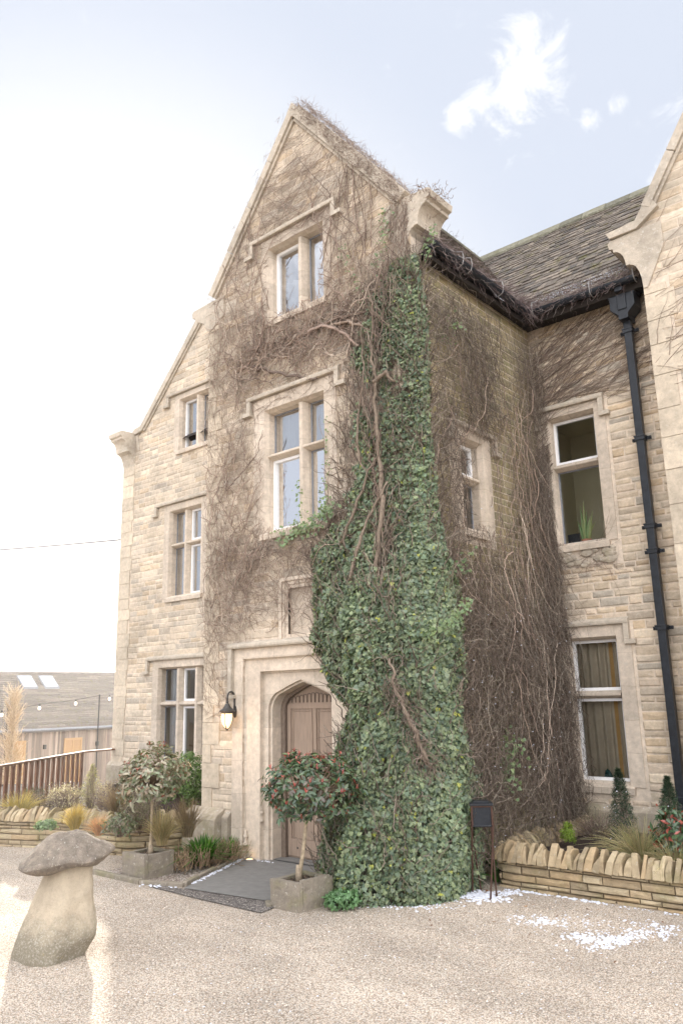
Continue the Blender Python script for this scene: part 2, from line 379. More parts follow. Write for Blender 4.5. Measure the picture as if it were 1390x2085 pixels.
def stones(mb, face, outline, holes, z0, z1, hr=(.07, .12), lr=(.14, .36), relief=(.002, .008), pal=PAL_TAN, gap=.011, rough=.003, rnd=random):
    z = z0
    while z < z1-.02:
        h = min(rnd.uniform(*hr), z1-z)
        for p, q in spans(outline, z, z+h, holes):
            u = p
            while u < q-.005:
                l = rnd.uniform(*lr)*(.75+.5*(h/hr[1]))
                if q-u-l < lr[0]*.6: l = q-u
                a, b, c, d = u+gap/2, u+l-gap/2, z+gap/2, z+h-gap/2
                if b-a > .02:
                    r = rnd.uniform(*relief); k = lambda: rnd.uniform(-rough, rough); e = min(.010, (d-c)*.25, (b-a)*.2)
                    col = rnd.choice(pal); t = rnd.uniform(.82, 1.12); col = tuple(x*t for x in col)
                    um = (a+b)/2+rnd.uniform(-.2, .2)*(b-a)
                    outer = [(a, c), (um, c), (b, c), (b, d), (um, d), (a, d)]
                    inn = [(a+e+abs(k()), c+e+abs(k())), (um, c+e*.6+abs(k())), (b-e-abs(k()), c+e+abs(k())), (b-e-abs(k()), d-e-abs(k())), (um, d-e*.6-abs(k())), (a+e+abs(k()), d-e-abs(k()))]
                    vs = [face(x, .0005, y) for x, y in outer] + [face(x, r+k(), y) for x, y in inn] + [face(um, r+abs(k())*1.5, (c+d)/2)]
                    fs = [(i, (i+1) % 6, 6+(i+1) % 6, 6+i) for i in range(6)] + [(6+i, 6+(i+1) % 6, 12) for i in range(6)]
                    mb.add(vs, fs, col)
                u += l
        z += h
def quoins(mb, face, u, z0, z1, side, long=.34, short=.2, h=(.2, .3)):
    """dressed corner stones in alternating lengths; side=+1 grows toward +u"""
    z = z0; k = 0
    while z < z1-.05:
        hh = min(random.uniform(*h), z1-z); l = (long if k % 2 else short)*random.uniform(.9, 1.1)
        t = random.uniform(.88, 1.1); c = (.57*t, .495*t, .40*t)
        a, b = (u, u+l) if side > 0 else (u-l, u)
        mb.box(a+.003, b-.003, .003, .014+random.uniform(0, .004), z+.004, z+hh-.004, c, fr=lambda x, y, zz: face(x, y, zz))
        z += hh; k += 1
house = empty('manor_house', (-1.7, 2.6, 0))
tag(house, 'tall gabled honey stone manor house with mullioned windows, creeper and stone slate roofs', 'house')
def hpart(mb, name, mat, parent=None, **k):
    o = mb.build(name, mat, None, **k)
    o.parent = parent or house
    if not parent: o.matrix_parent_inverse = Matrix.Translation(house.location).inverted()
    return o
EAVE = 6.5
WA_out = [(-3.4, 0), (0, 0), (0, 7.0), (-.12, 7.12), (-1.75, 9.2), (-3.28, 7.12), (-3.4, 7.0)]
WD_out = [(-8.8, 0), (-3.4, 0), (-3.4, 6.5), (-4.45, 6.75), (-6.35, 8.8), (-8.3, 6.93), (-8.8, 6.6)]
# window openings in wall coordinates: (u0,u1,z0,z1)
OA_mid = (-2.32, -1.32, 3.70, 5.25); OA_up = (-2.25, -1.29, 6.45, 7.47); OA_door = (-2.40, -1.30, 0, 2.06); OA_niche = (-1.93, -1.45, 2.46, 2.98)
OC = (.74, 1.22, 3.52, 4.56)
OB_g = (.165, .80, .72, 2.38); OB_u = (.165, .80, 3.53, 5.19)
OD_g = (-7.45, -5.35, .72, 2.33); OD_m = (-7.25, -6.33, 3.58, 5.17); OD_u = (-7.04, -6.05, 6.33, 7.33)
def big(o, a=.2, t=.16, s=.12): return (o[0]-a, o[1]+a, o[2]-s, o[3]+t)
def shrink(o, e=.001): return o
# porch wall
m = MB(); wall_sheet(m, FA, WA_out, [OA_mid, OA_up, OA_door, OA_niche], .05); hpart(m, 'porch_front_wall', 'mortar')
m = MB(); ex = [big(OA_mid, .19, .17, .1), big(OA_up, .14, .16, .06), (-2.86, -.82, 0, 2.40), big(OA_niche, .14, .08, .05)]
stones(m, FA, WA_out, ex+[(-3.42, -2.86, 0, .5)], .5, 9.2)
stones(m, FA, WA_out, ex, 0, .5)
ws = hpart(m, 'stonework', 'rubble')
m = MB(); wall_sheet(m, FC, [(0, 0), (2.65, 0), (2.65, EAVE+.2), (0, EAVE+.2)], [OC], .05); hpart(m, 'porch_side_wall', 'mortar')
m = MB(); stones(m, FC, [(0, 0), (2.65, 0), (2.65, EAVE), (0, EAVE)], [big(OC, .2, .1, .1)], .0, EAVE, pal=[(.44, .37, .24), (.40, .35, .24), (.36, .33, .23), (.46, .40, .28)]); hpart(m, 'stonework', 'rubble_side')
m = MB(); wall_sheet(m, FB, [(0, 0), (1.9, 0), (1.9, EAVE+.1), (0, EAVE+.1)], [OB_g, OB_u], .05); hpart(m, 'main_wall', 'mortar')
m = MB(); exB = [big(OB_g, .2, .13, .12), big(OB_u, .17, .13, .22)]
stones(m, FB, [(0, .5), (1.9, .5), (1.9, EAVE), (0, EAVE)], exB, .5, EAVE, hr=(.065, .115), lr=(.12, .3), relief=(.004, .015), rough=.005, gap=.015,
       pal=[(.57, .475, .365), (.53, .45, .355), (.60, .50, .39), (.50, .43, .35), (.57, .475, .38), (.53, .42, .30), (.45, .405, .345), (.62, .53, .42)])
hpart(m, 'stonework', 'rubble')
m = MB(); m.box(0, 1.9, 0, .06, 0, .44, fr=FB); m.prism([(0, .44), (.06, .44), (0, .5)], 0.0, 1.9, lambda p, q, r: FB(r, p, q)); hpart(m, 'plinth', 'plinth')
# left front
m = MB(); wall_sheet(m, FD, WD_out, [OD_g, OD_m, OD_u], .05); hpart(m, 'left_front_wall', 'mortar')
m = MB(); exD = [big(OD_g, .17, .12, .1), big(OD_m, .16, .12, .08), big(OD_u, .15, .1, .06)]
stones(m, FD, WD_out, exD+[(-8.82, -8.42, .5, 6.2)], .5, 8.8); quoins(m, FD, -8.8, .5, 6.6, 1, .40, .36); hpart(m, 'stonework', 'rubble')
m = MB(); m.box(-8.86, -3.4, 0, .07, 0, .62, fr=FD); m.prism([(0, .62), (.07, .62), (0, .70)], -8.86, -3.4, lambda p, q, r: FD(r, p, q)); hpart(m, 'plinth', 'plinth')
# end and back walls of the house (they close it and cast its shade)
m = MB(); m.box(-8.8, -8.4, 2.302, 9, 0, 6.9); m.box(-8.4, 6.6, 8.8, 9, 0, 6.9); m.box(6.6, 6.8, 2.3, 9, 0, 6.9)
m.prism([(2.3, 6.9), (9, 6.9), (5.65, 10.0)], -8.8, -8.5, lambda p, q, r: (r, p, q)); m.box(-3.4, -3.2, .06, 2.2, 0, 7.0); hpart(m, 'end_wall', 'rubble')
# right gable
GW = [(1.72, 0), (6.4, 0), (6.4, 6.9), (4.05, 10.7), (1.72, 7.02)]
m = MB(); wall_sheet(m, FG, GW, []); m.box(1.715, 1.9, 2.205, 2.66, 0, 6.5); hpart(m, 'right_gable_wall', 'mortar')
m = MB(); stones(m, FG, GW, [(1.7, 2.0, 0, 6.3)], 0, 10.6, hr=(.08, .13), lr=(.2, .45)); quoins(m, FG, 1.715, 0, 6.3, 1, .34, .27, (.28, .45))
hpart(m, 'stonework', 'rubble')
# quoins on porch corners, buttress foot
m = MB(); quoins(m, FA, -3.4, .5, 6.8, 1, .3, .18); hpart(m, 'quoins', 'rubble'); m = MB(); quoins(m, FA, 0, 0, 6.6, -1, .3, .2); hpart(m, 'quoins', 'rubble')
m = MB(); fr = lambda p, q, r: FA(r, p, q)
m.prism([(0.004, 0), (.17, 0), (.17, .40), (.13, .455), (.004, .52)], -3.56, -2.98, fr)
m.prism([(0.004, 0), (.07, 0), (.07, .43), (.004, .49)], -2.975, -2.87, fr)
hpart(m, 'plinth', 'plinth', bevel=.012)
# ------------------------------------------------------------------ windows
def hood(mb, face, u0, u1, z, drop=.22, out=.068, ret=.09, t=.085):
    pr = [(0.003, z), (out*.9, z), (out, z+.02), (out, z+t*.55), (.003, z+t)]
    mb.prism(pr, u0, u1, lambda p, q, r: face(r, p, q))
    for a, s in ((u0, 1), (u1, -1)):
        b = a+s*t*.75
        mb.box(min(a, b)+.001, max(a, b)-.001, .003, out*.92, z-drop, z-.001, fr=face)
        if ret:
            c = a-s*ret; mb.box(min(c, b), max(c, b), .004, out*.97, z-drop-.055, z-drop-.001, fr=face)
def window(name_label, face, o, mull=(), trans=(), white=(), open_=(), glassm='glass_sky', surr=.17, mat='ashlar', hoodp=None, sill=.07, head=.13, mw=.115, dep=.15, room='interior', room_d=1.2, top_t=None):
    u0, u1, z0, z1 = o; m = MB(); pr = .016
    q = lambda *a: m.box(*a, fr=face)
    # flat dressed border, then chamfered arris into the opening
    q(u0-surr, u0, -.02, pr, z0-.02, z1+head); q(u1, u1+surr, -.02, pr, z0-.02, z1+head); q(u0+.0005, u1-.0005, -.02, pr-.001, z1, z1+head)
    ch = .028
    for a, s in ((u0, 1), (u1, -1)):
        m.prism([(a-s*.004, pr-.001), (a, pr-.001), (a+s*ch, -.05), (a+s*ch, -dep-.06), (a-s*.004, -dep-.06)], z0, z1, lambda p, qq, r: face(p, qq, r))
    m.prism([(pr-.002, z1+.004), (pr-.002, z1), (-.05, z1-ch), (-dep-.06, z1-ch), (-dep-.06, z1+.004)], u0+.001, u1-.001, lambda p, qq, r: face(r, p, qq))
    # sloping sill
    m.prism([(-dep-.06, z0-.08), (.045, z0-.10), (.05, z0-.03), (-.05, z0+.02), (-dep-.06, z0+.03)], u0-.05, u1+.05, lambda p, qq, r: face(r, p, qq))
    w = m; wobj = hpart(w, 'window', mat, bevel=.004)
    us = [u0+ch] + [x for c in mull for x in (c-mw/2, c+mw/2)] + [u1-ch]
    zs = [z0+.025] + [x for c in trans for x in (c-.045, c+.045)] + [z1-ch]
    if mull or trans:
        m = MB()
        for c in mull: m.prism([(c-mw/2, -.12), (c-mw/2, -.10), (c-mw*.22, -.02), (c+mw*.22, -.02), (c+mw/2, -.10), (c+mw/2, -.12), (c+mw/2, -dep-.05), (c-mw/2, -dep-.05)], zs[0]-.02, z1-ch+.002, lambda p, qq, r: face(p, qq, r))
        for c in trans: m.prism([(-.125, c-.045), (-.095, c-.045), (-.025, c-.015), (-.025, c+.01), (-.10, c+.045), (-dep-.045, c+.045), (-dep-.045, c-.045)], u0+ch-.002, u1-ch+.002, lambda p, qq, r: face(r, p, qq))
        x = m.build('mullion', mat, wobj, bevel=.004)
    gl = MB(); k = 0; fd = MB(); dk = MB()
    for j in range(0, len(zs), 2):
        for i in range(0, len(us), 2):
            a, b, c, d = us[i], us[i+1], zs[j], zs[j+1]; key = (i//2, j//2)
            if key in open_:
                fr2 = MB(); ang = rad(58); ca, sa = math.cos(ang), math.sin(ang); wdt = b-a
                F2 = lambda x, y, zz: face(a+x*ca - y*sa, -dep+.02+x*sa+y*ca, zz)
                for (p0, p1, r0, r1) in ((0, .03, c, d), (wdt-.03, wdt, c, d), (.03, wdt-.03, c, c+.03), (.03, wdt-.03, d-.03, d)): fr2.box(p0, p1, 0, .025, r0, r1, fr=F2)
                fr2.build('casement', 'lamp_metal', wobj)
                continue
            y = -dep
            t = .034 if key in white else .016
            tgt = fd if key in white else dk; pry = .03 if key in white else .008
            for (p0, p1, r0, r1) in ((a, a+t, c, d), (b-t, b, c, d), (a+t, b-t, c, c+t), (a+t, b-t, d-t, d)): tgt.box(p0, p1, y-.02, y+pry, r0, r1, fr=face)
            gl.add([face(a+t, y, c+t), face(b-t, y, c+t), face(b-t, y, d-t), face(a+t, y, d-t)], [(0, 1, 2, 3)])
            k += 1
    if fd.v: fd.build('casement', 'white_paint', wobj)
    if dk.v: dk.build('frame', 'lead', wobj)
    gl.build('glass', glassm, wobj)
    if hoodp is not None:
        hm = MB(); hood(hm, face, *hoodp[:3], **hoodp[3]); hm.build('hood_mould', 'ashlar_old', wobj, bevel=.004)
    rm = MB(); a, b, c, d = u0-.3, u1+.3, z0-.25, z1+.15; y0, y1 = -dep-.065, -dep-room_d
    P = [face(x, y, z) for x in (a, b) for y in (y0, y1) for z in (c, d)]
    rm.add(P, [(0, 1, 3, 2), (4, 6, 7, 5), (2, 3, 7, 6), (0, 2, 6, 4), (1, 5, 7, 3)]); rm.build('room', room, wobj)
    return wobj
window('m', FA, OA_mid, (-1.73,), (4.66,), white={(0, 0)}, glassm='glass_sky', surr=.185, hoodp=(-2.6, -1.06, 5.42, dict(drop=.14)), head=.16, room='interior_warm')
window('u', FA, OA_up, (-1.715,), (), white={(0, 0)}, glassm='glass_sky', surr=.12, hoodp=(-2.57, -1.06, 7.62, dict(drop=.14)), head=.14, room='interior_warm')
window('c', FC, OC, (), (4.12,), white={(0, 1)}, glassm='glass_mid', surr=.18, hoodp=(.52, 1.50, 4.66, dict(drop=.14)), head=.1, room='interior_warm')
window('bg', FB, OB_g, (), (1.715,), white={(0, 1), (0, 0)}, glassm='glass_clear', surr=.17, hoodp=(-.03+.04, .97, 2.51, dict(drop=.18, ret=.07)), head=.13, room='interior_warm', room_d=.5)
window('bu', FB, OB_u, (), (4.54,), white={(0, 1)}, glassm='glass_clear', surr=.14, hoodp=(.02, .94, 5.29, dict(drop=.18, ret=.07)), head=.10)
window('dg', FD, OD_g, (-6.93, -6.43, -5.93), (1.70,), white={(1, 0), (1, 1)}, glassm='glass_mid', surr=.16, hoodp=(-7.78, -5.0, 2.46, dict(drop=.18)), head=.13, room_d=1.5)
window('dm', FD, OD_m, (-6.81,), (4.53,), white={(1, 0), (1, 1)}, glassm='glass_sky', surr=.15, hoodp=(-7.66, -5.95, 5.30, dict(drop=.12)), head=.12, room='interior_warm')
window('du', FD, OD_u, (-6.54,), (), white={(0, 0)}, room='interior_warm', room_d=.7, glassm='glass_sky', surr=.14, hoodp=(-7.40, -5.7, 7.44, dict(drop=.14)), head=.1)
# bare blind panel above the door
m = MB(); u0, u1, z0, z1 = OA_niche
for k, (e, w) in enumerate(((.13, .035), (.085, .018), (.045, .006))):
    i = (.085, .045, .0)[k]
    for a in ((u0-e, u0-i, -.03, w, z0-.05, z1+e), (u1+i, u1+e, -.03, w, z0-.05, z1+e), (u0-i, u1+i, -.03, w-.001, z1+i, z1+e)): m.box(*a, fr=FA)
m.box(u0, u1, -.06, -.045, z0-.04, z1, fr=FA); hpart(m, 'blind_panel', 'ashlar', bevel=.004)
# lower repair patch: rough grey rendering under the upper right window
m = MB(); random.seed(5)
for k in range(26):
    u = random.uniform(.02, .86); z = random.uniform(3.24, 3.44); r = random.uniform(.05, .1)
    m.lathe([(r, 0), (r*.8, .012), (r*.3, .02)], 7, c=(1, 1, 1), fn=lambda x, y, zz, a, i: (x, zz, y*.6))
    n = 21
    for j in range(len(m.v)-n, len(m.v)):
        x, y, zz = m.v[j]; m.v[j] = tuple(FB(u+x, .012+y, z+zz))
hpart(m, 'sill_patch', 'plinth')
# ------------------------------------------------------------------ door surround and door
m = MB(); FRA = lambda p, q, r: FA(p, r, q)
DX, HW = -1.81, .0
def archpts(hw, spring, apex, x=DX, n=10):
    """four centred depressed arch from left springing to right"""
    P = []
    for k in range(n+1):
        t = k/n
        if t < .4:
            a = t/.4*rad(62); r = hw*.40
            px = -hw + r*(1-math.cos(a)); pz = spring + r*math.sin(a)*1.02
        else:
            a0 = rad(62); r = hw*.40; sx, sz = -hw+r*(1-math.cos(a0)), spring+r*math.sin(a0)*1.02
            s = (t-.4)/.6; px = sx+(0-sx)*s; pz = sz+(apex-sz)*(1-(1-s)**1.15)
        P.append((px, pz))
    return [(x+a, b) for a, b in P] + [(x-a, b) for a, b in reversed(P[:-1])]
# nested square-headed orders around the arched opening
def order(hw0, hw1, ztop0, ztop1, w0, w1, w_back):
    """square ring between half widths hw0 (outer) and hw1, front depth from w0 at outer edge to w1 at inner edge"""
    for s in (-1, 1):
        a, b = DX+s*hw0, DX+s*hw1
        m.prism([(a, w_back), (a, w0), (b, w1), (b, w_back)], .004, ztop1, lambda p, q, r: FA(p, q, r))
    m.prism([(ztop0, w_back), (ztop0, w0), (ztop1, w1), (ztop1, w_back)], DX-hw0, DX+hw0, lambda p, q, r: FA(r, q, p))
order(1.03, .86, 2.40, 2.235, .035, .035, -.04)
order(.86, .835, 2.235, 2.21, .052, .045, -.04)
order(.835, .79, 2.21, 2.165, .015, -.02, -.08)
order(.79, .77, 2.165, 2.145, -.005, -.015, -.08)
order(.77, .64, 2.145, 2.085, -.035, -.035, -.12)
order(.64, .62, 2.085, 2.065, -.02, -.025, -.12)
order(.62, .585, 2.065, 2.035, -.045, -.055, -.14)
ap = archpts(.52, 1.62, 1.95)
poly = [(DX-.586, .004), (DX-.586, 2.0355), (DX+.586, 2.0355), (DX+.586, .004), (DX+.52, .004)] + list(reversed(ap)) + [(DX-.52, .004)]
m.prism(poly, -.065, -.10, FRA)
ap2 = archpts(.49, 1.615, 1.925)
poly = [(DX-.58, .004), (DX-.58, 2.034), (DX+.58, 2.034), (DX+.58, .004), (DX+.49, .004)] + list(reversed(ap2)) + [(DX-.49, .004)]
m.prism(poly, -.10, -.24, FRA)
dsur = hpart(m, 'door_surround', 'ashlar', bevel=.003)
m = MB(); hood(m, FA, DX-1.06, DX+1.06, 2.335, drop=.53, out=.10, ret=.0, t=.085)
for s in (-1, 1): m.box(min(DX+s*1.06, DX+s*.96), max(DX+s*1.06, DX+s*.96), .004, .085, 1.76, 1.803, fr=FA)
m.build('hood_mould', 'ashlar_old', dsur, bevel=.005)
m = MB()
for u, z, w in ((DX-.80, .14, .02), (DX-.60, .40, -.03), (DX+.80, .14, .02)):
    m.lathe([(.018, 0), (.03, .015), (.03, .03), (.018, .045), (.02, .09), (.03, .10), (.03, .115), (.015, .13), (.02, .15), (.005, .18)], 10, o=tuple(FA(u, w, z)))
m.build('finial', 'ashlar', dsur, smooth=True)
# dark timber frame then the boarded door
m = MB(); ap3 = archpts(.43, 1.61, 1.90)
poly = [(DX-.53, .01), (DX-.53, 2.03), (DX+.53, 2.03), (DX+.53, .01), (DX+.43, .01)] + list(reversed(ap3)) + [(DX-.43, .01)]
m.prism(poly, -.24, -.28, FRA); df = hpart(m, 'door_frame', 'door_wood', bevel=.004); df.data.materials[0] = MAT['lamp_metal']
simple('frame_wood', (.17, .13, .10), .7, var=.25, sc_=30); df.data.materials[0] = MAT['frame_wood']
m = MB(); w0 = -.30
m.box(DX-.50, DX+.50, w0-.03, w0, .02, 1.98, fr=FA)
for a, b, c, d in ((DX-.43, DX-.375, .04, 1.63), (DX+.375, DX+.43, .04, 1.63), (DX-.025, DX+.025, .221, 1.629), (DX-.3749, DX+.3749, .04, .22), (DX-.43, DX+.43, 1.6305, 1.69)):
    m.box(a, b, w0-.001, w0+.018, c, d, fr=FA)
for a in (-.35, -.05, .05, .35): m.box(DX+a-.006, DX+a+.006, w0-.001, w0+.012, .22, 1.63, fr=FA)
for s in (-1, 1):
    m.box(DX+s*.20-.144, DX+s*.20+.144, w0, w0+.009, .226, .238, fr=FA); m.box(DX+s*.20-.144, DX+s*.20+.144, w0, w0+.009, 1.6, 1.612, fr=FA)
dr = hpart(m, 'door', 'door_wood', bevel=.003)
m = MB()   # carved arcade across the head of the door
for k in range(13):
    u = DX-.36+k*.06; m.box(u-.005, u+.005, w0, w0+.014, 1.70, 1.75+.05*(1-abs(k-6)/6), fr=FA)
    if k < 12:
        pts = [FA(u+.03-.025*math.cos(t), w0+.008, 1.74+.05*(1-abs(k-5.5)/6)+.022*math.sin(t)) for t in np.linspace(0, math.pi, 6)]; m.tube(pts, .005, 4)
m.build('carved_tracery', 'frame_wood', dr)
m = MB()
for u in (-.28, -.16, .04, .16, .28):
    m.lathe([(.011, 0), (.008, .006), (.001, .008)], 8, fn=lambda x, y, z, a, i: (x, -z, y), o=tuple(FA(DX+u, w0+.018, .13)))
m.build('stud', 'black_iron', dr, smooth=True)
# room behind door so no light leaks
m = MB(); m.box(DX-.54, DX+.54, -.45, -.40, .01, 2.05, fr=FA); hpart(m, 'door_lining', 'interior')
# ------------------------------------------------------------------ copings and kneelers
m = MB()
def kneel_profile(s, x, z, sc_=1., tipw=.36, h=.74):
    """outline (u,z) of a kneeler standing proud of the wall edge x toward side s, slab top at z"""
    P = [(-.28, 0), (0, 0), (tipw-.03, -.015), (tipw, -.05), (tipw-.015, -.12), (tipw-.06, -.135)]
    w = tipw-.06
    if h < .5: return [(x+s*a*sc_, z+b*sc_) for a, b in P + [(w-.05, -.2), (w-.2, -.28), (.08, -.40), (0, -h), (-.28, -.3)]]
    for k in range(6): a = rad(90*k/5); P.append((w-.13*math.sin(a), -.135-.20*(1-math.cos(a))-.04))
    P += [(w-.13, -.40), (w-.18, -.40)]
    for k in range(6): a = rad(90*k/5); P.append((w-.18-(w-.18)*math.sin(a), -.41-(h-.41-.04)*(1-math.cos(a))))
    P += [(0, -h), (-.05, -h)]
    P += [(-.28, -.3)]
    return [(x+s*a*sc_, z+b*sc_) for a, b in P]
fr = lambda p, q, r: FA(p, r, q)
m.prism(kneel_profile(1, -.06, 7.19), .03, -.42, fr)
hpart(m, 'kneeler', 'ashlar_old', bevel=.008); m = MB()
m.prism(kneel_profile(-1, -3.38, 7.12, 1, .40, .45), .03, -.42, fr)
hpart(m, 'kneeler', 'ashlar_old', bevel=.008)
m = MB()
def coping(face, p, q, t=.11, w0=.07, w1=-.45, lip=.04):
    (a, b), (c, d) = p, q; L = math.hypot(c-a, d-b); nx, nz = -(d-b)/L, (c-a)/L
    if nz < 0: nx, nz = -nx, -nz
    # slab sections with small joints
    n = max(2, int(L/.62))
    for k in range(n):
        s0, s1 = k/n+.0012, (k+1)/n-.0012; j = random.uniform(-.006, .006)
        A, B = (a+(c-a)*s0, b+(d-b)*s0), (a+(c-a)*s1, b+(d-b)*s1)
        if k == n-1: B = (c, d)
        m.prism([A, B, (B[0]+nx*(t+j), B[1]+nz*(t+j)), (A[0]+nx*(t+j), A[1]+nz*(t+j))], w0, w1, lambda p, q, r: face(p, r, q))
    m.prism([(a-nx*lip, b-nz*lip), (c-nx*lip, d-nz*lip), (c-nx*.001, d-nz*.001), (a-nx*.001, b-nz*.001)], w0-.03, .004, lambda p, q, r: face(p, r, q))
coping(FA, (-.12, 7.15), (-1.75, 9.2), t=.155); hpart(m, 'coping', 'ashlar_old', bevel=.006); m = MB(); coping(FA, (-3.30, 7.15), (-1.752, 9.2))
m.prism([(-1.84, 9.18), (-1.66, 9.18), (-1.66, 9.28), (-1.75, 9.40), (-1.84, 9.28)], .072, -.452, fr)
hpart(m, 'coping', 'ashlar_old', bevel=.006); m = MB()
coping(FD, (-8.15, 6.98), (-6.35, 8.82)); coping(FD, (-4.5, 6.8), (-6.352, 8.82))
m.prism([(-8.45, 6.93), (-8.14, 6.98), (-8.14, 7.09), (-8.42, 7.06), (-8.52, 6.99)], .06, -.45, lambda p, q, r: FD(p, r, q))
hpart(m, 'coping', 'ashlar_old', bevel=.006); m = MB()
coping(FG, (1.90, 7.25), (4.05, 10.72), t=.11, w0=.07); coping(FG, (6.3, 7.1), (4.052, 10.72))
hpart(m, 'coping', 'ashlar_old', bevel=.006)
m = MB()
m.prism(kneel_profile(1, 0, 0, 1, .40, 1.0)[::1], 0, .38, lambda p, q, r: (-8.80+r, 2.31-p, 6.98+q))
hpart(m, 'kneeler', 'ashlar_old', bevel=.006); m = MB()
m.prism([(-8.34, 6.90), (-8.30, 6.93), (-8.42, 6.93), (-8.40, 6.8), (-8.36, 6.68), (-8.3, 6.6), (-8.26, 6.6)], .03, -.40, lambda p, q, r: FD(p, r, q))
hpart(m, 'kneeler', 'ashlar_old', bevel=.006)
m = MB(); m.prism(kneel_profile(-1, 1.72, 7.05, 1, .36, .76), .03, -.40, lambda p, q, r: FG(p, r, q))
m.prism([(1.40, 7.051), (1.72, 7.051), (2.0, 7.24), (1.9, 7.42), (1.72, 7.16), (1.36, 7.13)], .065, -.44, lambda p, q, r: FG(p, r, q))
hpart(m, 'kneeler', 'ashlar_old', bevel=.008)
# ------------------------------------------------------------------ roofs
def slates(name, O, U, S, ulen, slen, clip=None, ch=.105, lr=(.09, .2), pal=None, thick=.016, mat='slate'):
    """O eave corner, U unit vector along the eave, S unit vector up the slope"""
    O, U, S = Vector(O), Vector(U), Vector(S); Nn = U.cross(S).normalized()
    if Nn.z < 0: Nn = -Nn
    mb = MB(); pal = pal or [(.16, .135, .11), (.135, .112, .092), (.185, .155, .125), (.105, .092, .08), (.21, .175, .14)]
    s = 0
    while s < slen:
        h = ch*(1.25-.5*s/slen)*random.uniform(.93, 1.07); u = -random.uniform(0, .1)
        while u < ulen:
            l = random.uniform(*lr)
            if clip is None or clip(O+U*(u+l/2)+S*(s+h*.5)):
                j = random.uniform(-.012, .012); t = thick*random.uniform(.7, 1.5); g = .003; c = random.choice(pal); k = random.uniform(.8, 1.2); c = tuple(x*k for x in c)
                lift = random.uniform(0, .006)
                P = []
                for uu in (u+g, u+l-g):
                    for ss, n0, n1 in ((s+j, .012+lift, .012+lift+t), (s+h*1.5, .0, t)):
                        P += [O+U*uu+S*ss+Nn*n0, O+U*uu+S*ss+Nn*n1]
                mb.add(P, [(0, 1, 3, 2), (4, 6, 7, 5), (0, 4, 5, 1), (2, 3, 7, 6), (0, 2, 6, 4), (1, 5, 7, 3)], c)
            u += l
        s += h
    return hpart(mb, name, mat)
kP = (9.12-6.58)/1.89; RX = -1.75      # porch roof
kB = (9.12-6.58)/(4.65-2.40)
zP = lambda x: 9.12-abs(x-RX)*kP
zB = lambda y: 9.12-abs(4.65-y)*kB
SP = Vector((-1, 0, kP)).normalized(); SPl = Vector((1, 0, kP)).normalized(); SB = Vector((0, 1, kB)).normalized()
onB = lambda p: zB(p.y) > zP(p.x)-.02 and p.x < 3.2
slates('porch_roof', (.14, .30, zP(.14)), (0, 1, 0), SP, 4.4, 3.18, lambda p: p.y < 4.65 and zP(p.x) > zB(p.y)-.03)
slates('porch_roof', (-3.64, .42, zP(-3.64)), (0, 1, 0), SPl, 4.2, 3.18)
slates('main_roof', (-1.85, 2.40, zB(2.40)), (1, 0, 0), SB, 5.0, 3.42, lambda p: p.x < 3 and zB(p.y) > zP(p.x)-.03)
m = MB()  # roof decks under the slates, unseen slopes, ridges
m.add([(-1.75, .4, 9.1), (.10, .4, zP(.1)-.02), (.10, 2.45, zP(.1)-.02), (-1.75, 4.65, 9.1), (-3.6, .4, zP(-3.6)-.02), (-3.6, 4.65, zP(-3.6)-.02)], [(0, 1, 2, 3), (0, 3, 5, 4)])
m.add([(-1.75, 4.65, 9.1), (.10, 2.45, zB(2.45)-.02), (3.2, 2.45, zB(2.45)-.02), (3.2, 4.65, 9.1), (3.2, 8.9, 6.6), (-1.75, 8.9, 6.6)], [(0, 1, 2, 3), (0, 3, 4, 5)])
m.add([(-8.6, 4.65, 8.9), (-1.75, 4.65, 8.9), (-1.75, 8.9, 6.6), (-8.6, 8.9, 6.6), (-8.6, 2.35, 6.55), (-1.75, 2.35, 6.55)], [(0, 1, 2, 3), (0, 4, 5, 1)])
m.add([(-6.35, 2.5, 8.75), (-6.35, 4.65, 8.75), (-8.35, 2.5, 6.8), (-8.35, 4.65, 6.8), (-4.4, 2.5, 6.7), (-4.4, 4.65, 6.7)], [(0, 1, 3, 2), (0, 4, 5, 1)])
m.add([(4.05, 2.4, 10.6), (4.05, 9, 10.6), (1.95, 2.5, 7.1), (1.95, 9, 7.1), (6.4, 2.4, 6.9), (6.4, 9, 6.9)], [(0, 1, 3, 2), (0, 4, 5, 1)])
hpart(m, 'roof_deck', 'gutter_wood')
m = MB()
def ridge(a, b):
    a, b = Vector(a), Vector(b); n = int((b-a).length/.38); d = (b-a).normalized(); w = Vector((0, 0, 1)).cross(d)
    for k in range(n):
        p, q = a+(b-a)*(k/n)+d*.004, a+(b-a)*((k+1)/n)-d*.004; j = random.uniform(0, .012); kk_ = random.uniform(.75, 1.2); c = tuple(x*kk_ for x in (.19, .18, .13))
        vs = [r+w*(s*.11)+Vector((0, 0, -.09+j)) for r in (p, q) for s in (-1, 1)] + [r+Vector((0, 0, .05+j)) for r in (p, q)] + [r+w*(s*.11)+Vector((0, 0, -.13+j)) for r in (p, q) for s in (-1, 1)]
        m.add(vs, [(0, 4, 5, 2), (4, 1, 3, 5), (0, 2, 8, 6), (1, 7, 9, 3), (0, 6, 7, 1, 4), (2, 5, 3, 9, 8)], c)
ridge((RX, .45, 9.16), (RX, 4.65, 9.16)); ridge((RX, 4.65, 9.165), (3.2, 4.65, 9.165))
hpart(m, 'ridge_tiles', 'slate')
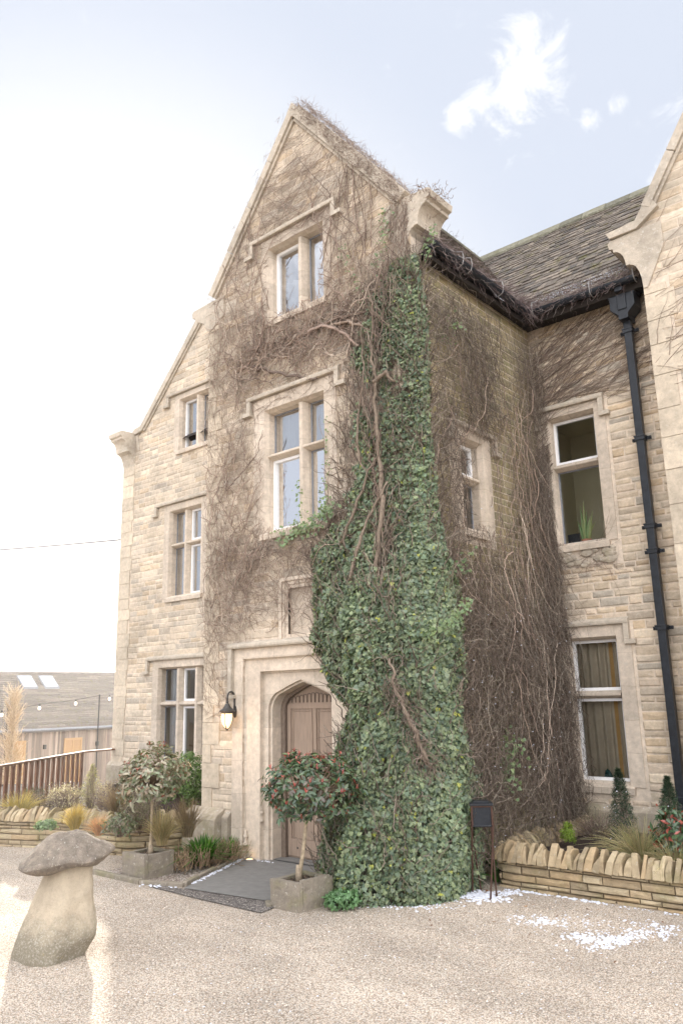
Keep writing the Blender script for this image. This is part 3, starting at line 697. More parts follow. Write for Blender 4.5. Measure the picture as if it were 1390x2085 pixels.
# soffits and gutters
m = MB(); zG = 6.52
m.box(0.0, .15, .10, 2.42, zG-.04, zG); m.box(.0, 1.70, 2.38, 2.65, zG-.045, zG-.005); m.box(.11, .15, .06, 2.46, zG-.10, zG+.02); m.box(.12, 1.70, 2.36, 2.40, zG-.10, zG+.02)
hpart(m, 'eaves_board', 'gutter_wood'); m = MB(); m.box(-8.42, -8.1, 2.34, 2.7, 6.60, 6.85)
sf = hpart(m, 'eaves_board', 'gutter_wood')
m = MB()
def gutter(a, b, out):
    a, b, out = Vector(a), Vector(b), Vector(out); pr = [(math.cos(t)*.06, -math.sin(t)*.06) for t in np.linspace(0, math.pi, 9)]; pr2 = [(x*.86, z*.86) for x, z in reversed(pr)]
    m.prism(pr+pr2, 0, 1, lambda p, q, r: a+(b-a)*r+out*p+Vector((0, 0, q)))
gutter((.215, .06, zG+.05), (.215, 2.40, zG+.045), (1, 0, 0)); gutter((.20, 2.295, zG+.04), (1.60, 2.295, zG+.03), (0, -1, 0))
gt = hpart(m, 'gutter', 'pipe_paint')
def strap(p, out):
    p, out = Vector(p), Vector(out); mb = MB()
    pts = [p+out*a+Vector((0, 0, z)) for a, z in ((-.10, .19), (-.04, .14), (.055, .10), (.068, .02), (.05, -.05), (0, -.075), (-.05, -.07))]
    mb.tube(pts, .006, 5); return mb
for p, o in (((.215, .62, zG+.05), (1, 0, 0)), ((.215, .80, zG+.05), (1, 0, 0)), ((.215, 1.52, zG+.05), (1, 0, 0)), ((.29, 2.295, zG+.04), (0, -1, 0)), ((1.06, 2.295, zG+.04), (0, -1, 0)), ((1.60, 2.295, zG+.04), (0, -1, 0))):
    strap(p, o).build('gutter_strap', 'galv', gt)
# downpipe with hopper
m = MB(); px, py = 1.385, 2.50
m.box(px-.045, px+.045, py-.04, py+.04, .42, 6.16)
dp = hpart(m, 'downpipe', 'pipe_paint', bevel=.006)
m = MB(); m.prism([(-.06, 6.10), (.06, 6.10), (.06, 6.16), (.15, 6.25), (.15, 6.40), (.165, 6.41), (.165, 6.44), (-.165, 6.44), (-.165, 6.41), (-.15, 6.40), (-.15, 6.25), (-.06, 6.16)], py-.13, py+.10, lambda p, q, r: (px+p-.0, r, q))
m.box(px-.055, px+.055, py-.145, py-.131, 6.22, 6.42); m.build('hopper', 'pipe_paint', dp, bevel=.006)
m = MB(); m.box(px-.045, px+.045, py-.20, py-.06, 6.441, 6.54); m.build('outlet', 'pipe_paint', dp)
for z in (5.98, 4.62, 3.57, 3.28, 2.42, .62):
    m = MB(); m.box(px-.058, px+.058, py-.052, py+.05, z-.028, z+.028); m.box(px-.064, px+.064, py-.058, py+.052, z+.012, z+.03)
    for s in (-1, 1): m.box(px+s*.085-.025, px+s*.085+.025, py+.02, py+.05, z-.02, z+.02); m.lathe([(.012, 0), (.012, .012), (.004, .018)], 8, o=(px+s*.092, py+.02, z), fn=lambda x, y, zz, a, i: (x, -zz, y))
    m.build('pipe_bracket', 'pipe_paint', dp, bevel=.003)
m = MB(); m.box(px-.07, px+.07, py-.07, py+.06, .30, .56); m.build('pipe_shoe', 'pipe_paint', dp, bevel=.01)
# ------------------------------------------------------------------ ground
def smooth(t): t = max(0., min(1., t)); return t*t*(3-2*t)
def gh(x, y): return -2.3*smooth((-9.6-x)/5.)
def ground():
    xs = sorted(set(list(np.arange(-16, 12.1, .5)) + list(np.linspace(-700, -16, 26)) + list(np.linspace(12, 600, 18))))
    ys = sorted(set(list(np.arange(-12, 14.1, 1.)) + list(np.linspace(-500, -12, 14)) + list(np.linspace(14, 700, 20))))
    V = []; F = []; nx = len(xs)
    for y in ys:
        for x in xs: V.append((x, y, gh(x, y)))
    for j in range(len(ys)-1):
        for i in range(nx-1): a = j*nx+i; F.append((a, a+1, a+nx+1, a+nx))
    m = MB(); m.add(V, F); o = m.build('ground', 'gravel', None, smooth=True); tag(o, kind='structure'); 
ground()
def sheet(name, poly, z, mat, th=None):
    m = MB()
    if th: m.prism(poly, z-th, z, lambda p, q, r: (p, q, r))
    else: m.add([(x, y, z) for x, y in poly], [tuple(t) for t in tessellate_polygon([[Vector((x, y, 0)) for x, y in poly]])])
    o = m.build(name, mat); tag(o, kind='structure'); return o
sheet('doorstep', [(-2.74, .32), (-2.60, .02), (-2.05, -1.33), (-1.0, -1.20), (-.35, -.70), (-.5, .32)], .012, 'concrete')
sheet('threshold', [(DX-.52, .10), (DX+.52, .10), (DX+.52, .40), (DX-.52, .40)], .022, 'concrete')
sheet('asphalt_strip', [(-2.56, -1.41), (-2.05, -1.335), (-1.0, -1.205), (-.84, -1.30), (-.80, -1.50), (-1.6, -1.50), (-2.3, -1.47)], .008, 'tar_gravel')
sheet('trough_bed', [(-3.34, -1.40), (-2.60, -1.45), (-2.15, -1.15), (-2.80, .0), (-3.4, -.1), (-3.5, -.6)], .010, 'pea_gravel')
def kerb(name, pts, w=.055, h=.045, mat='trough_stone'):
    m = MB()
    for (a, b), (c, d) in zip(pts[:-1], pts[1:]):
        L = math.hypot(c-a, d-b); n = max(1, int(L/.5)); dx, dy = (c-a)/L, (d-b)/L
        for k in range(n):
            s0, s1 = L*k/n+.004, L*(k+1)/n-.004; j = random.uniform(-.006, .006)
            F_ = lambda x, y, z: (a+dx*x-dy*(y+j), b+dy*x+dx*(y+j), z)
            m.box(s0, s1, -w/2, w/2, -.02, h+j, fr=F_)
    o = m.build(name, mat, bevel=.01); tag(o, kind='structure')
kerb('kerb', [(-3.42, -1.44), (-2.58, -1.44), (-2.12, -1.26), (-2.72, .03)]); 
kerb('kerb', [(-1.0, -1.235), (-.88, -1.33)], .05, .03)
# ------------------------------------------------------------------ dry-stone planter walls
def polyline(pts, n=60):
    P = [Vector((a, b, 0)) for a, b in pts]; out = []
    m_ = len(P)-1
    for k in range(n+1):
        t = k/n*m_; i = min(int(t), m_-1); s = t-i
        p0, p1, p2, p3 = P[max(i-1, 0)], P[i], P[i+1], P[min(i+2, m_)]
        out.append(.5*((2*p1)+(p2-p0)*s+(2*p0-5*p1+4*p2-p3)*s*s+(3*p1-p0-3*p2+p3)*s**3))
    return out
def planter(name, label, pts, h, cope, seed, thick=.22, curve=True, upright=(.10, .16), both=False):
    random.seed(seed); root = empty(name, (pts[0][0], pts[0][1], 0)); tag(root, label, 'planter wall')
    path = polyline(pts) if curve else [Vector((a, b, 0)) for a, b in pts]
    cum = [0]
    for a, b in zip(path[:-1], path[1:]): cum.append(cum[-1]+(b-a).length)
    L = cum[-1]
    def at(s):
        s = max(0, min(L-1e-6, s)); i = max(k for k in range(len(cum)-1) if cum[k] <= s); t = (s-cum[i])/(cum[i+1]-cum[i]); d = (path[i+1]-path[i]).normalized()
        return path[i].lerp(path[i+1], t), d
    class PF:
        def __init__(s, off, flip=1): s.off = off; s.flip = flip
        def __call__(s, u, w, z):
            p, d = at(u); n = Vector((d.y, -d.x, 0)); return p + n*((w+s.off)*1.) + Vector((0, 0, z))
    pal = [(.38, .315, .23), (.35, .29, .21), (.41, .35, .26), (.31, .265, .20), (.37, .295, .205), (.43, .375, .285)]
    core = MB(); n = 40
    for k in range(n):
        a, b = L*k/n, L*(k+1)/n
        f = PF(0); q = [f(a, -.012, -.05), f(b, -.012, -.05), f(b, -.012, h), f(a, -.012, h), f(a, -thick, -.05), f(b, -thick, -.05), f(b, -thick, h), f(a, -thick, h)]
        core.add(q, [(0, 1, 2, 3), (3, 2, 6, 7), (7, 6, 5, 4)])
    cb = core.build('core', 'mortar_dark', None); cb.parent = root; cb.matrix_parent_inverse = Matrix.Translation(root.location).inverted()
    m = MB(); stones(m, PF(0), [(0, -.02), (L, -.02), (L, h), (0, h)], [], -.02, h, hr=(.035, .075), lr=(.12, .34), relief=(.0, .03), pal=pal, gap=.008, rough=.007)
    s = m.build('courses', 'dry_stone', None); s.parent = root; s.matrix_parent_inverse = Matrix.Translation(root.location).inverted()
    m = MB(); u = 0
    while u < L:   # stones set on edge along the top
        t = random.uniform(.035, .085); hh = random.uniform(*upright)*cope; p, d = at(u+t/2); nn = Vector((d.y, -d.x, 0)); lean = random.uniform(-.25, .35); tw = random.uniform(-.25, .25)
        c = random.choice(pal); kk_ = random.uniform(.8, 1.12); c = tuple(x*kk_ for x in c); dep = thick*random.uniform(.75, 1.05)
        d2 = (d+nn*tw).normalized(); n2 = Vector((d2.y, -d2.x, 0))
        prof = [(-.02, .0), (-.02+random.uniform(0, .03), hh*.55), (.03, hh*.85), (dep*.35, hh*random.uniform(.95, 1.1)), (dep*.75, hh*random.uniform(.75, 1.0)), (dep, hh*.45), (dep, 0)]
        vs = []
        for sgn in (0, 1):
            for x, z in prof:
                jx, jz = random.uniform(-.006, .006), random.uniform(-.006, .006)
                vs.append(p + d2*((sgn-.5)*t*.94*(1-.25*z/hh)+lean*z) + n2*(.03-x+jx) + Vector((0, 0, h-.005+z+jz)))
        k = len(prof)
        m.add(vs, [tuple(range(k)), tuple(range(2*k-1, k-1, -1))]+[(i, i+k, (i+1) % k+k, (i+1) % k) for i in range(k)], c); u += t*.93
    s = m.build('coping_stones', 'dry_stone', None, bevel=.007); s.parent = root; s.matrix_parent_inverse = Matrix.Translation(root.location).inverted()
    return root
planter('planter_wall', 'curved dry-stone planter wall in sun, left of the porch, stones set on edge along its top', [(-10.5, -2.2), (-8, -1.75), (-5.95, -1.22), (-5.05, -.86), (-3.95, -.66), (-3.62, -.1), (-3.6, .3)][0:7], .31, 1.15, 3)
planter('planter_wall', 'low dry-stone planter wall below the curtained window on the right, stones on edge along its top', [(.27, 2.5), (.28, .72), (.40, .49), (.75, .49), (2.0, .50), (4.6, .5)], .235, 1.0, 8, thick=.2, upright=(.13, .19))
sheet('soil', [(-10.4, -1.9), (-8, -1.5), (-5.95, -1.05), (-5.05, -.70), (-4.0, -.5), (-3.7, .0), (-3.42, .2), (-3.4, 2.29), (-9.5, 2.29), (-11, .5)], .30, 'soil')
sheet('soil', [(.40, 2.58), (.42, .8), (.55, .62), (2.0, .64), (4.6, .64), (4.6, 2.19), (1.72, 2.19), (1.71, 2.58)], .24, 'soil')
# ================================================================== plants, creeper and ivy (numpy-built meshes)
def PX(x, y, **pl):
    d = (fw*1607.5 + rt*(x-695) - up*(y-1042.5)).normalized(); (ax, v), = pl.items(); i = 'xyz'.index(ax)
    return CAMP + d*((v-CAMP[i])/d[i])
def lump(P, f=3., seed=0):
    r = np.random.RandomState(seed); o = 0
    for k in range(6):
        w = r.normal(0, 1, 3); w = w/np.linalg.norm(w)*f*(1+.5*k); o = o+np.sin(P@w*1.0+r.uniform(0, 6))/(1+.35*k)
    return o/3
def nrm(a): return a/np.maximum(np.linalg.norm(a, axis=-1, keepdims=True), 1e-9)
def tubes(name, P, Rr, C, mat, parent=None, keep=None, sides=3):
    N, K = P.shape[:2]; T = nrm(np.gradient(P, axis=1)); ref = np.broadcast_to(nrm(RS.normal(size=(N, 1, 3))), P.shape)
    A = nrm(np.cross(T, ref)); B = np.cross(T, A); V = []
    for k in range(sides):
        a = 2*math.pi*k/sides; V.append(P+(A*math.cos(a)+B*math.sin(a))*Rr[..., None])
    V = np.stack(V, 2).reshape(-1, 3); base = (np.arange(N)[:, None]*K+np.arange(K-1)[None])*sides
    if keep is not None: base = base[keep]
    base = base.reshape(-1); F = []
    for k in range(sides): F.append(np.stack([base+k, base+(k+1) % sides, base+sides+(k+1) % sides, base+sides+k], 1))
    Cc = np.repeat(C, K*sides, axis=0)
    return npmesh(name, V, np.concatenate(F), Cc, mat, parent, smooth=False)
def walk(N, K, ang, angn, length, lenvar=.4, curl=.35, drift=0.):
    """2D random walks: returns offsets (N,K,2)"""
    a0 = ang+RS.normal(0, angn, N) if np.isscalar(ang) else ang+RS.normal(0, angn, N)
    tur = np.cumsum(RS.normal(0, curl, (N, K-1)), 1)*.7 + RS.normal(0, curl*.6, (N, K-1)); a = a0[:, None]+tur+drift*np.linspace(0, 1, K-1)[None]
    L = (length*(1+RS.uniform(-lenvar, lenvar, N))/(K-1))[:, None]
    D = np.stack([np.cos(a)*L, np.sin(a)*L], -1); return np.concatenate([np.zeros((N, 1, 2)), np.cumsum(D, 1)], 1)
BROWN = np.array([(.24, .175, .135), (.29, .22, .17), (.19, .14, .11), (.36, .29, .23), (.26, .19, .15)])
GREYB = np.array([(.20, .155, .12), (.25, .20, .16), (.16, .12, .09), (.33, .28, .22), (.13, .095, .075)])
def strands(name, face, u, z, ang, angn, length, r0=.004, K=12, curl=.35, w0=.012, wamp=.02, bulge=None, pal=BROWN, hole=None, dom=None, parent=None, drift=0., r1=.35, tone=1.):
    N = len(u); O = walk(N, K, ang, angn, length, curl=curl, drift=drift); U = u[:, None]+O[..., 0]; Z = z[:, None]+O[..., 1]
    wv = w0+np.abs(RS.normal(0, wamp, (N, 1)))+np.abs(np.cumsum(RS.normal(0, wamp*.35, (N, K)), 1))
    if bulge is not None: wv = wv+bulge(U, Z)*RS.uniform(.25, 1.05, (N, 1))
    wv = np.minimum(wv, .9); P = face.np(U, wv, Z); keep = np.ones((N, K-1), bool); Um, Zm = (U[:, 1:]+U[:, :-1])/2, (Z[:, 1:]+Z[:, :-1])/2
    for a, b, c, d in hole or []: keep &= ~((Um > a) & (Um < b) & (Zm > c) & (Zm < d))
    if dom is not None: keep &= dom(Um, Zm)
    keep = np.cumprod(keep, 1).astype(bool) if dom is not None else keep
    R = r0*np.linspace(1, r1, K)[None]*RS.uniform(.6, 1.4, (N, 1))
    C = pal[RS.randint(0, len(pal), N)]*RS.uniform(.75, 1.25, (N, 1))*tone
    return tubes(name, P, R, C, 'twig', parent, keep)
def holeof(o, e=.0): return (o[0]+.02-e, o[1]-.04+e, o[2]+.02, o[3]-.03)
def gable_z(u, out): return None
domA = lambda U, Z: (U > -3.42) & (U < .03) & (Z > 1.2) & (Z < 7.12+(1.65-np.abs(U+1.75))*1.26)
domB = lambda U, Z: (U > -.02) & (Z < 6.46) & (Z > .35) & (U < 1.72)
domC = lambda U, Z: (U > -.02) & (U < 2.63) & (Z < 6.46) & (Z > .03)
holesA = [holeof(OA_mid), holeof(OA_up), (DX-1.06, DX+1.06, 0, 2.36)]
cr = empty('creeper', (-2.9, 0, 0)); tag(cr, 'leafless brown creeper netted over the front wall and gable of the projecting porch', 'creeper')
def wsample(n, regions):
    w = np.array([r[4]*(r[1]-r[0])*(r[3]-r[2]) for r in regions]); k = RS.choice(len(regions), n, p=w/w.sum()); A = np.array([r[:4] for r in regions])[k]
    return A[:, 0]+(A[:, 1]-A[:, 0])*RS.rand(n), A[:, 2]+(A[:, 3]-A[:, 2])*RS.rand(n)
u, z = wsample(3300, [(-3.4, -2.4, 2.4, 6.2, 1.9), (-3.4, -.1, 5.3, 6.4, 1.4), (-3.4, -1., 6.4, 7.3, 1.3), (-3.0, -.4, 7.3, 8.0, 2.4), (-2.4, -1.0, 8.0, 9.0, 2.2), (-3.4, -1., 2.45, 3.65, 2.2), (-1.2, -.6, 3.6, 7.2, 1.2), (-3.4, -2.75, 1.5, 2.45, 2.0), (-.9, -.1, 6.3, 7.3, 1.2)])
hi = z > 6.4; ang = np.where(RS.rand(len(u)) < .5, 0., math.pi)+np.where(u < -1.7, -.25, .25)*1.; ang = np.where((RS.rand(len(u)) < .42) & ~hi, math.pi/2, ang)
strands('fine_stems', FA, u, z, ang, .38, .55, .0021, 12, .30, hole=holesA, dom=domA, parent=cr, wamp=.015, pal=BROWN*1.1)
u, z = wsample(260, [(-3.35, -2.5, 2.4, 4.6, 1.5), (-3.3, -.4, 5.4, 6.6, 1.6), (-2.9, -1.0, 2.5, 3.4, 1), (-1.1, -.7, 4, 6, .8)])
strands('main_stems', FA, u, z, math.pi/2, .5, 1.2, .0052, 26, .33, w0=.02, wamp=.03, hole=holesA, dom=domA, parent=cr, pal=BROWN*1.25)
u = RS.uniform(-2.9, -.4, 90); z = RS.uniform(6.4, 7.8, 90)
strands('gable_stems', FA, u, z, math.pi/2, .32, 1.7, .0055, 22, .12, dom=domA, hole=holesA, parent=cr)
domK = lambda U, Z: (U > -.5) & (U < .0) & (Z < 7.2)
u = RS.uniform(-.3, -.02, 120); z = RS.uniform(6.3, 6.9, 120)
strands('fine_stems', FA, u, z, 1.35, .35, .5, .0024, 12, .2, dom=domK, parent=cr, w0=.035, wamp=.006)
# the gnarled knot under the top window
N = 260; u = RS.uniform(-2.75, -.75, N); z = 6.02+RS.normal(0, .14, N)+(u+1.7)*.0
strands('gnarled_stems', FA, u, z, np.where(RS.rand(N) < .5, 0, math.pi), .9, .5, .0065, 12, .55, w0=.02, wamp=.025, hole=holesA, parent=cr, pal=BROWN*1.15)
u = np.array([-2.7, -2.5, -1.9, -1.5, -1.2]); strands('gnarled_stems', FA, u, np.full(5, 5.93)+RS.normal(0, .05, 5), 0., .12, 1.1, .022, 22, .22, w0=.04, wamp=.015, parent=cr, pal=BROWN*.95, r1=.6)
N = 170; u = RS.uniform(-2.5, -.7, N); z = 3.42+RS.normal(0, .10, N)
strands('gnarled_stems', FA, u, z, np.where(RS.rand(N) < .5, 0, math.pi), .7, .5, .0042, 12, .5, w0=.02, wamp=.03, hole=holesA, parent=cr)
for s_, us in ((1, (-.14, -1.74)), (-1, (-3.3, -1.76))):   # on the copings
    N = 1700 if s_ == 1 else 70; t = RS.rand(N); uu = us[0]+(us[1]-us[0])*t; zz = 7.2+2.12*t
    qn = np.where(RS.rand(N) < .6, RS.uniform(.0, .17, N), .168); P0 = np.stack([uu+.79*s_*qn, np.where(qn < .168, -.078, RS.uniform(-.08, .35, N)), zz-.05+.61*qn], 1)
    D = nrm(RS.normal(0, 1, (N, 1))*np.array([.61*s_, 0, -.79])*1.6+RS.normal(0, .35, (N, 3))); K = 8; P = P0[:, None]+np.cumsum(np.repeat(D[:, None], K, 1)*.015+RS.normal(0, .008, (N, K, 3)), 1)
    tubes('coping_twigs', P, .0022*np.linspace(1, .4, K)[None]*np.ones((N, 1)), BROWN[RS.randint(0, 5, N)], 'twig', cr)
N = 240; P0 = np.stack([RS.uniform(-.2, .35, N), RS.uniform(-.05, .3, N), RS.uniform(7.02, 7.24, N)], 1); K = 9
P = P0[:, None]+np.cumsum(nrm(RS.normal(0, 1, (N, 1, 3))+np.array([.2, -.2, -.3]))*.012+RS.normal(0, .010, (N, K, 3)), 1)
tubes('coping_twigs', P, .0028*np.ones((N, K)), BROWN[RS.randint(0, 5, N)], 'twig', cr)
# ---- side wall: dense hanging mat
cs = empty('creeper', (0.1, 1.5, 0)); tag(cs, 'dense dark mat of bare hanging stems covering the porch side wall in the inner corner', 'creeper')
def bulC(U, Z):
    low = 1/(1+np.exp((Z-2.55)*3.2)); top = np.exp(-((Z-5.6)/.5)**2)*.25
    return .34*low*np.clip(1-np.abs(U-1.3)/1.7, .25, 1)+.06+.10*np.exp(-((U-2.5)/.25)**2)+top*.3*np.exp(-((U-.5)/.5)**2)
hC = [(OC[0]-.02, OC[1]+.05, OC[2]+.02, OC[3]+.02)]
def patchy(u, z, f=2.2, th=-.62, sd=4):
    q = lump(np.stack([u, z*.5, u*0], 1), f*2, sd); k = q > th; return u[k], z[k]
u, z = wsample(5400, [(.1, 2.6, .8, 3.2, 2.4), (.1, 2.6, 3.2, 4.6, 1.25), (.1, 1.5, 4.6, 6.3, 1.3), (1.5, 2.6, 4.6, 6.4, .7), (2.2, 2.62, 2.5, 6.2, 3.2)])
u, z = patchy(u, z)
strands('hanging_stems', FC, u, z, -math.pi/2, .55, .6, .0026, 13, .30, w0=.02, wamp=.02, bulge=bulC, pal=GREYB, hole=hC, dom=domC, parent=cs)
u, z = wsample(3600, [(.1, 2.6, .3, 2.6, 2.4), (.1, 1.2, 2.6, 4.8, 1.), (.1, 1.6, 4.8, 6.2, 1.5)])
strands('curling_stems', FC, u, z, -math.pi/2, 1.5, .5, .0027, 13, .55, w0=.04, wamp=.05, bulge=bulC, pal=np.concatenate([GREYB, GREYB*.55]), hole=hC, dom=domC, parent=cs)
u = RS.uniform(.3, 2.4, 120); z = RS.uniform(1.5, 5.5, 120)
strands('thick_stems', FC, u, z, -math.pi/2, .3, 1.3, .0055, 20, .2, w0=.05, wamp=.03, bulge=bulC, pal=BROWN*1.35, hole=hC, dom=domC, parent=cs)
# same mat spreading round onto the main wall
def bulB(U, Z): return .16*np.exp(-(U/.16)**2)/(1+np.exp((Z-2.5)*3))+.02
N = 1250; u = np.abs(RS.normal(0, .10, N)); z = RS.uniform(.5, 4.8, N)
strands('hanging_stems', FB, u, z, -math.pi/2, .35, .5, .0022, 12, .2, w0=.015, wamp=.03, bulge=bulB, pal=GREYB, dom=domB, hole=[holeof(OB_g), holeof(OB_u)], parent=cs)
N = 420; u = np.abs(RS.normal(0, .10, N)); z = RS.uniform(.35, 2.5, N)
strands('curling_stems', FB, u, z, math.pi/2, 1.4, .3, .003, 10, .5, w0=.015, wamp=.04, bulge=bulB, pal=GREYB, dom=domB, hole=[holeof(OB_g)], parent=cs)
# ---- main wall: thin stems fanning from the corner
cb_ = empty('creeper', (.2, 2.6, 3)); tag(cb_, 'thin creeper stems fanning up from the inner corner over the main wall beside the downpipe', 'creeper')
hB = [holeof(OB_g), holeof(OB_u)]
u = np.abs(RS.normal(0, .12, 130)); z = RS.uniform(4.4, 6.1, 130)
strands('fanning_stems', FB, u, z, .50, .22, 1.7, .0045, 24, .07, hole=hB, dom=domB, parent=cb_, wamp=.008, pal=BROWN*.9, drift=-.2)
u = RS.uniform(0, 1.5, 420); z = RS.uniform(5.25, 6.4, 420)
strands('fine_stems', FB, u, z, .42, .35, .45, .0024, 10, .15, hole=hB, dom=domB, parent=cb_, wamp=.008, pal=BROWN*.9)
u = np.abs(RS.normal(0, .09, 160)); z = RS.uniform(.6, 4.9, 160)
strands('fine_stems', FB, u, z, 1.25, .4, .5, .0024, 12, .2, hole=hB, dom=domB, parent=cb_, wamp=.008, pal=BROWN*.8)
u = RS.uniform(0, .9, 60); z = RS.uniform(3.1, 3.6, 60)
strands('fine_stems', FB, u, z, .3, 1.2, .35, .0024, 12, .2, hole=hB, dom=domB, parent=cb_, wamp=.006)
cg = empty('creeper', (1.9, 2.2, 5)); tag(cg, 'sparse creeper stems on the right-hand gable wall beyond the downpipe', 'creeper')
domG = lambda U, Z: (U > 1.735) & (Z < 7.0+(U-1.735)*1.55)
u = RS.uniform(1.75, 3.2, 90); z = RS.uniform(4.9, 6.9, 90)
strands('fine_stems', FG, u, z, .35, .4, .9, .0032, 16, .12, dom=domG, parent=cg, wamp=.006)
# ---- gutters and eaves tangle
ce = empty('creeper', (.2, 2.3, 6.5)); tag(ce, 'purplish tangle of dead creeper stems lying over both gutters and the roof edge', 'creeper')
def tangle(n, O, U, S, L, sw, hang, r=.0026, K=10):
    O, U, S = (np.array(v, float) for v in (O, U, S)); t = RS.rand(n)*L; s = np.abs(RS.normal(0, sw, n)); P0 = O+U*t[:, None]+S*s[:, None]+np.array([0, 0, .0])
    D = nrm(RS.normal(0, .6, (n, 3))*np.array([1, 1, .35])-S*.9*(RS.rand(n, 1) < .6)); P = P0[:, None]+np.cumsum(np.repeat(D[:, None], K, 1)*.024+RS.normal(0, .011, (n, K, 3)), 1)
    over = np.clip(-((P-O)@(S/np.linalg.norm(S)))-.0, 0, 1); P[..., 2] -= over*hang*RS.uniform(.3, 1.3, (n, 1))
    tubes('tangled_stems', P, r*np.linspace(1, .5, K)[None]*RS.uniform(.6, 1.4, (n, 1)), np.array([(.17, .12, .115), (.22, .165, .155), (.13, .09, .08), (.29, .24, .22)])[RS.randint(0, 4, n)]*RS.uniform(.8, 1.2, (n, 1)), 'twig', ce)
tangle(850, (.20, .1, zG+.07), (0, 1, 0), SP, 2.25, .17, .3)
tangle(450, (.15, 2.30, zG+.07), (1, 0, 0), SB, 1.45, .17, .25)
tangle(200, (.16, 2.34, zG+.10), (.7, -.7, 0), (-.5, .5, .7), .2, .2, .4)
for nm in (cr, cs, cb_, cg, ce):
    for c in nm.children: c.matrix_parent_inverse = Matrix.Translation(nm.location).inverted()
# ------------------------------------------------------------------ leaf clouds
IVY = np.array([(0, .0, 0), (.30, -.16, -.02), (.52, .12, -.05), (.34, .30, -.01), (.40, .58, -.06), (.17, .56, 0), (0, .95, -.08), (-.17, .56, 0), (-.40, .58, -.06), (-.34, .30, -.01), (-.52, .12, -.05), (-.30, -.16, -.02), (0, .28, .07)])
IVYF = np.array([(i, (i+1) % 12, 12) for i in range(12)])
OVAL = np.array([(0, 0, 0), (.16, .22, .05), (.19, .55, .06), (0, 1, -.06), (-.19, .55, .06), (-.16, .22, .05), (0, .5, 0)])
OVALF = np.array([(i, (i+1) % 6, 6) for i in range(6)])
def leaves(name, P, Nn, Tip, S, C, Ce, tmpl, tf, mat, parent=None, centre=-1):
    """leaf at P, facing Nn, pointing along Tip; C centre colour, Ce edge colour"""
    n = len(P); Nn = nrm(Nn); T = nrm(Tip-Nn*np.sum(Tip*Nn, 1, keepdims=True)); X = np.cross(T, Nn); k = len(tmpl)
    V = P[:, None]+S[:, None, None]*(tmpl[None, :, 0:1]*X[:, None]+tmpl[None, :, 1:2]*T[:, None]+tmpl[None, :, 2:3]*Nn[:, None])
    F = (tf[None]+np.arange(n)[:, None, None]*k).reshape(-1, tf.shape[1]); Cc = np.repeat(Ce[:, None], k, 1).copy(); Cc[:, centre] = C
    return npmesh(name, V.reshape(-1, 3), F, Cc.reshape(-1, 3), mat, parent)
SEC = [(-.02, [(-1.30, -.02), (-1.02, -.62), (-.50, -.90), (.08, -.62), (.24, -.08), (.16, .35), (.0, .62)]),
       (.45, [(-1.12, -.02), (-.93, -.58), (-.42, -.84), (.10, -.60), (.27, 0), (.18, .45), (0, .80)]),
       (1.0, [(-1.10, -.02), (-.93, -.48), (-.40, -.70), (.06, -.50), (.26, 0), (.18, .4), (0, .75)]),
       (1.35, [(-1.0, -.02), (-.86, -.42), (-.38, -.60), (.02, -.42), (.22, 0), (.14, .3), (0, .5)]),
       (1.65, [(-.86, -.02), (-.76, -.36), (-.35, -.52), (.0, -.36), (.20, 0), (.12, .25), (0, .42)]),
       (1.88, [(-1.15, -.02), (-1.0, -.38), (-.45, -.54), (.02, -.38), (.23, 0), (.15, .3), (0, .5)]),
       (2.4, [(-1.45, -.02), (-1.22, -.36), (-.50, -.56), (0, -.40), (.25, .02), (.16, .3), (0, .52)]),
       (2.9, [(-1.50, -.02), (-1.20, -.24), (-.50, -.38), (0, -.27), (.20, .05), (.12, .25), (0, .42)]),
       (3.3, [(-1.62, -.02), (-1.20, -.14), (-.50, -.22), (0, -.17), (.12, .05), (.08, .15), (0, .24)]),
       (3.75, [(-1.15, -.02), (-.85, -.12), (-.45, -.17), (-.05, -.12), (.09, .03), (.06, .1), (0, .16)]),
       (4.6, [(-1.06, -.02), (-.75, -.09), (-.45, -.12), (-.10, -.09), (.07, .0), (.05, .06), (0, .10)]),
       (5.6, [(-.92, -.02), (-.62, -.08), (-.38, -.11), (-.12, -.08), (.08, .02), (.07, .1), (0, .16)]),
       (6.15, [(-.70, -.02), (-.5, -.06), (-.32, -.07), (-.14, -.06), (.06, .0), (.04, .04), (0, .06)]),
       (6.45, [(-.30, -.02), (-.25, -.05), (-.18, -.06), (-.10, -.05), (.03, .0), (.02, .02), (0, .03)])]
SZ = np.array([s[0] for s in SEC]); SP_ = np.array([s[1] for s in SEC])
def ivysurf(t, z):
    """t in 0..1 along the section"""
    f = np.interp(z, SZ, np.arange(len(SZ))); i = np.clip(f.astype(int), 0, len(SZ)-2); a = (f-i)[:, None, None]; Q = SP_[i]*(1-a)+SP_[i+1]*a
    n = Q.shape[1]-1; g = t*n; j = np.clip(g.astype(int), 0, n-1); s = (g-j)[:, None]; r = np.arange(len(t))
    p0, p1, p2, p3 = Q[r, np.maximum(j-1, 0)], Q[r, j], Q[r, j+1], Q[r, np.minimum(j+2, n)]
    p = .5*((2*p1)+(p2-p0)*s+(2*p0-5*p1+4*p2-p3)*s*s+(3*p1-p0-3*p2+p3)*s**3); d = nrm((p2-p0)*.5+(p2-p1)*.5)
    return p, np.stack([d[:, 1], -d[:, 0]], 1)
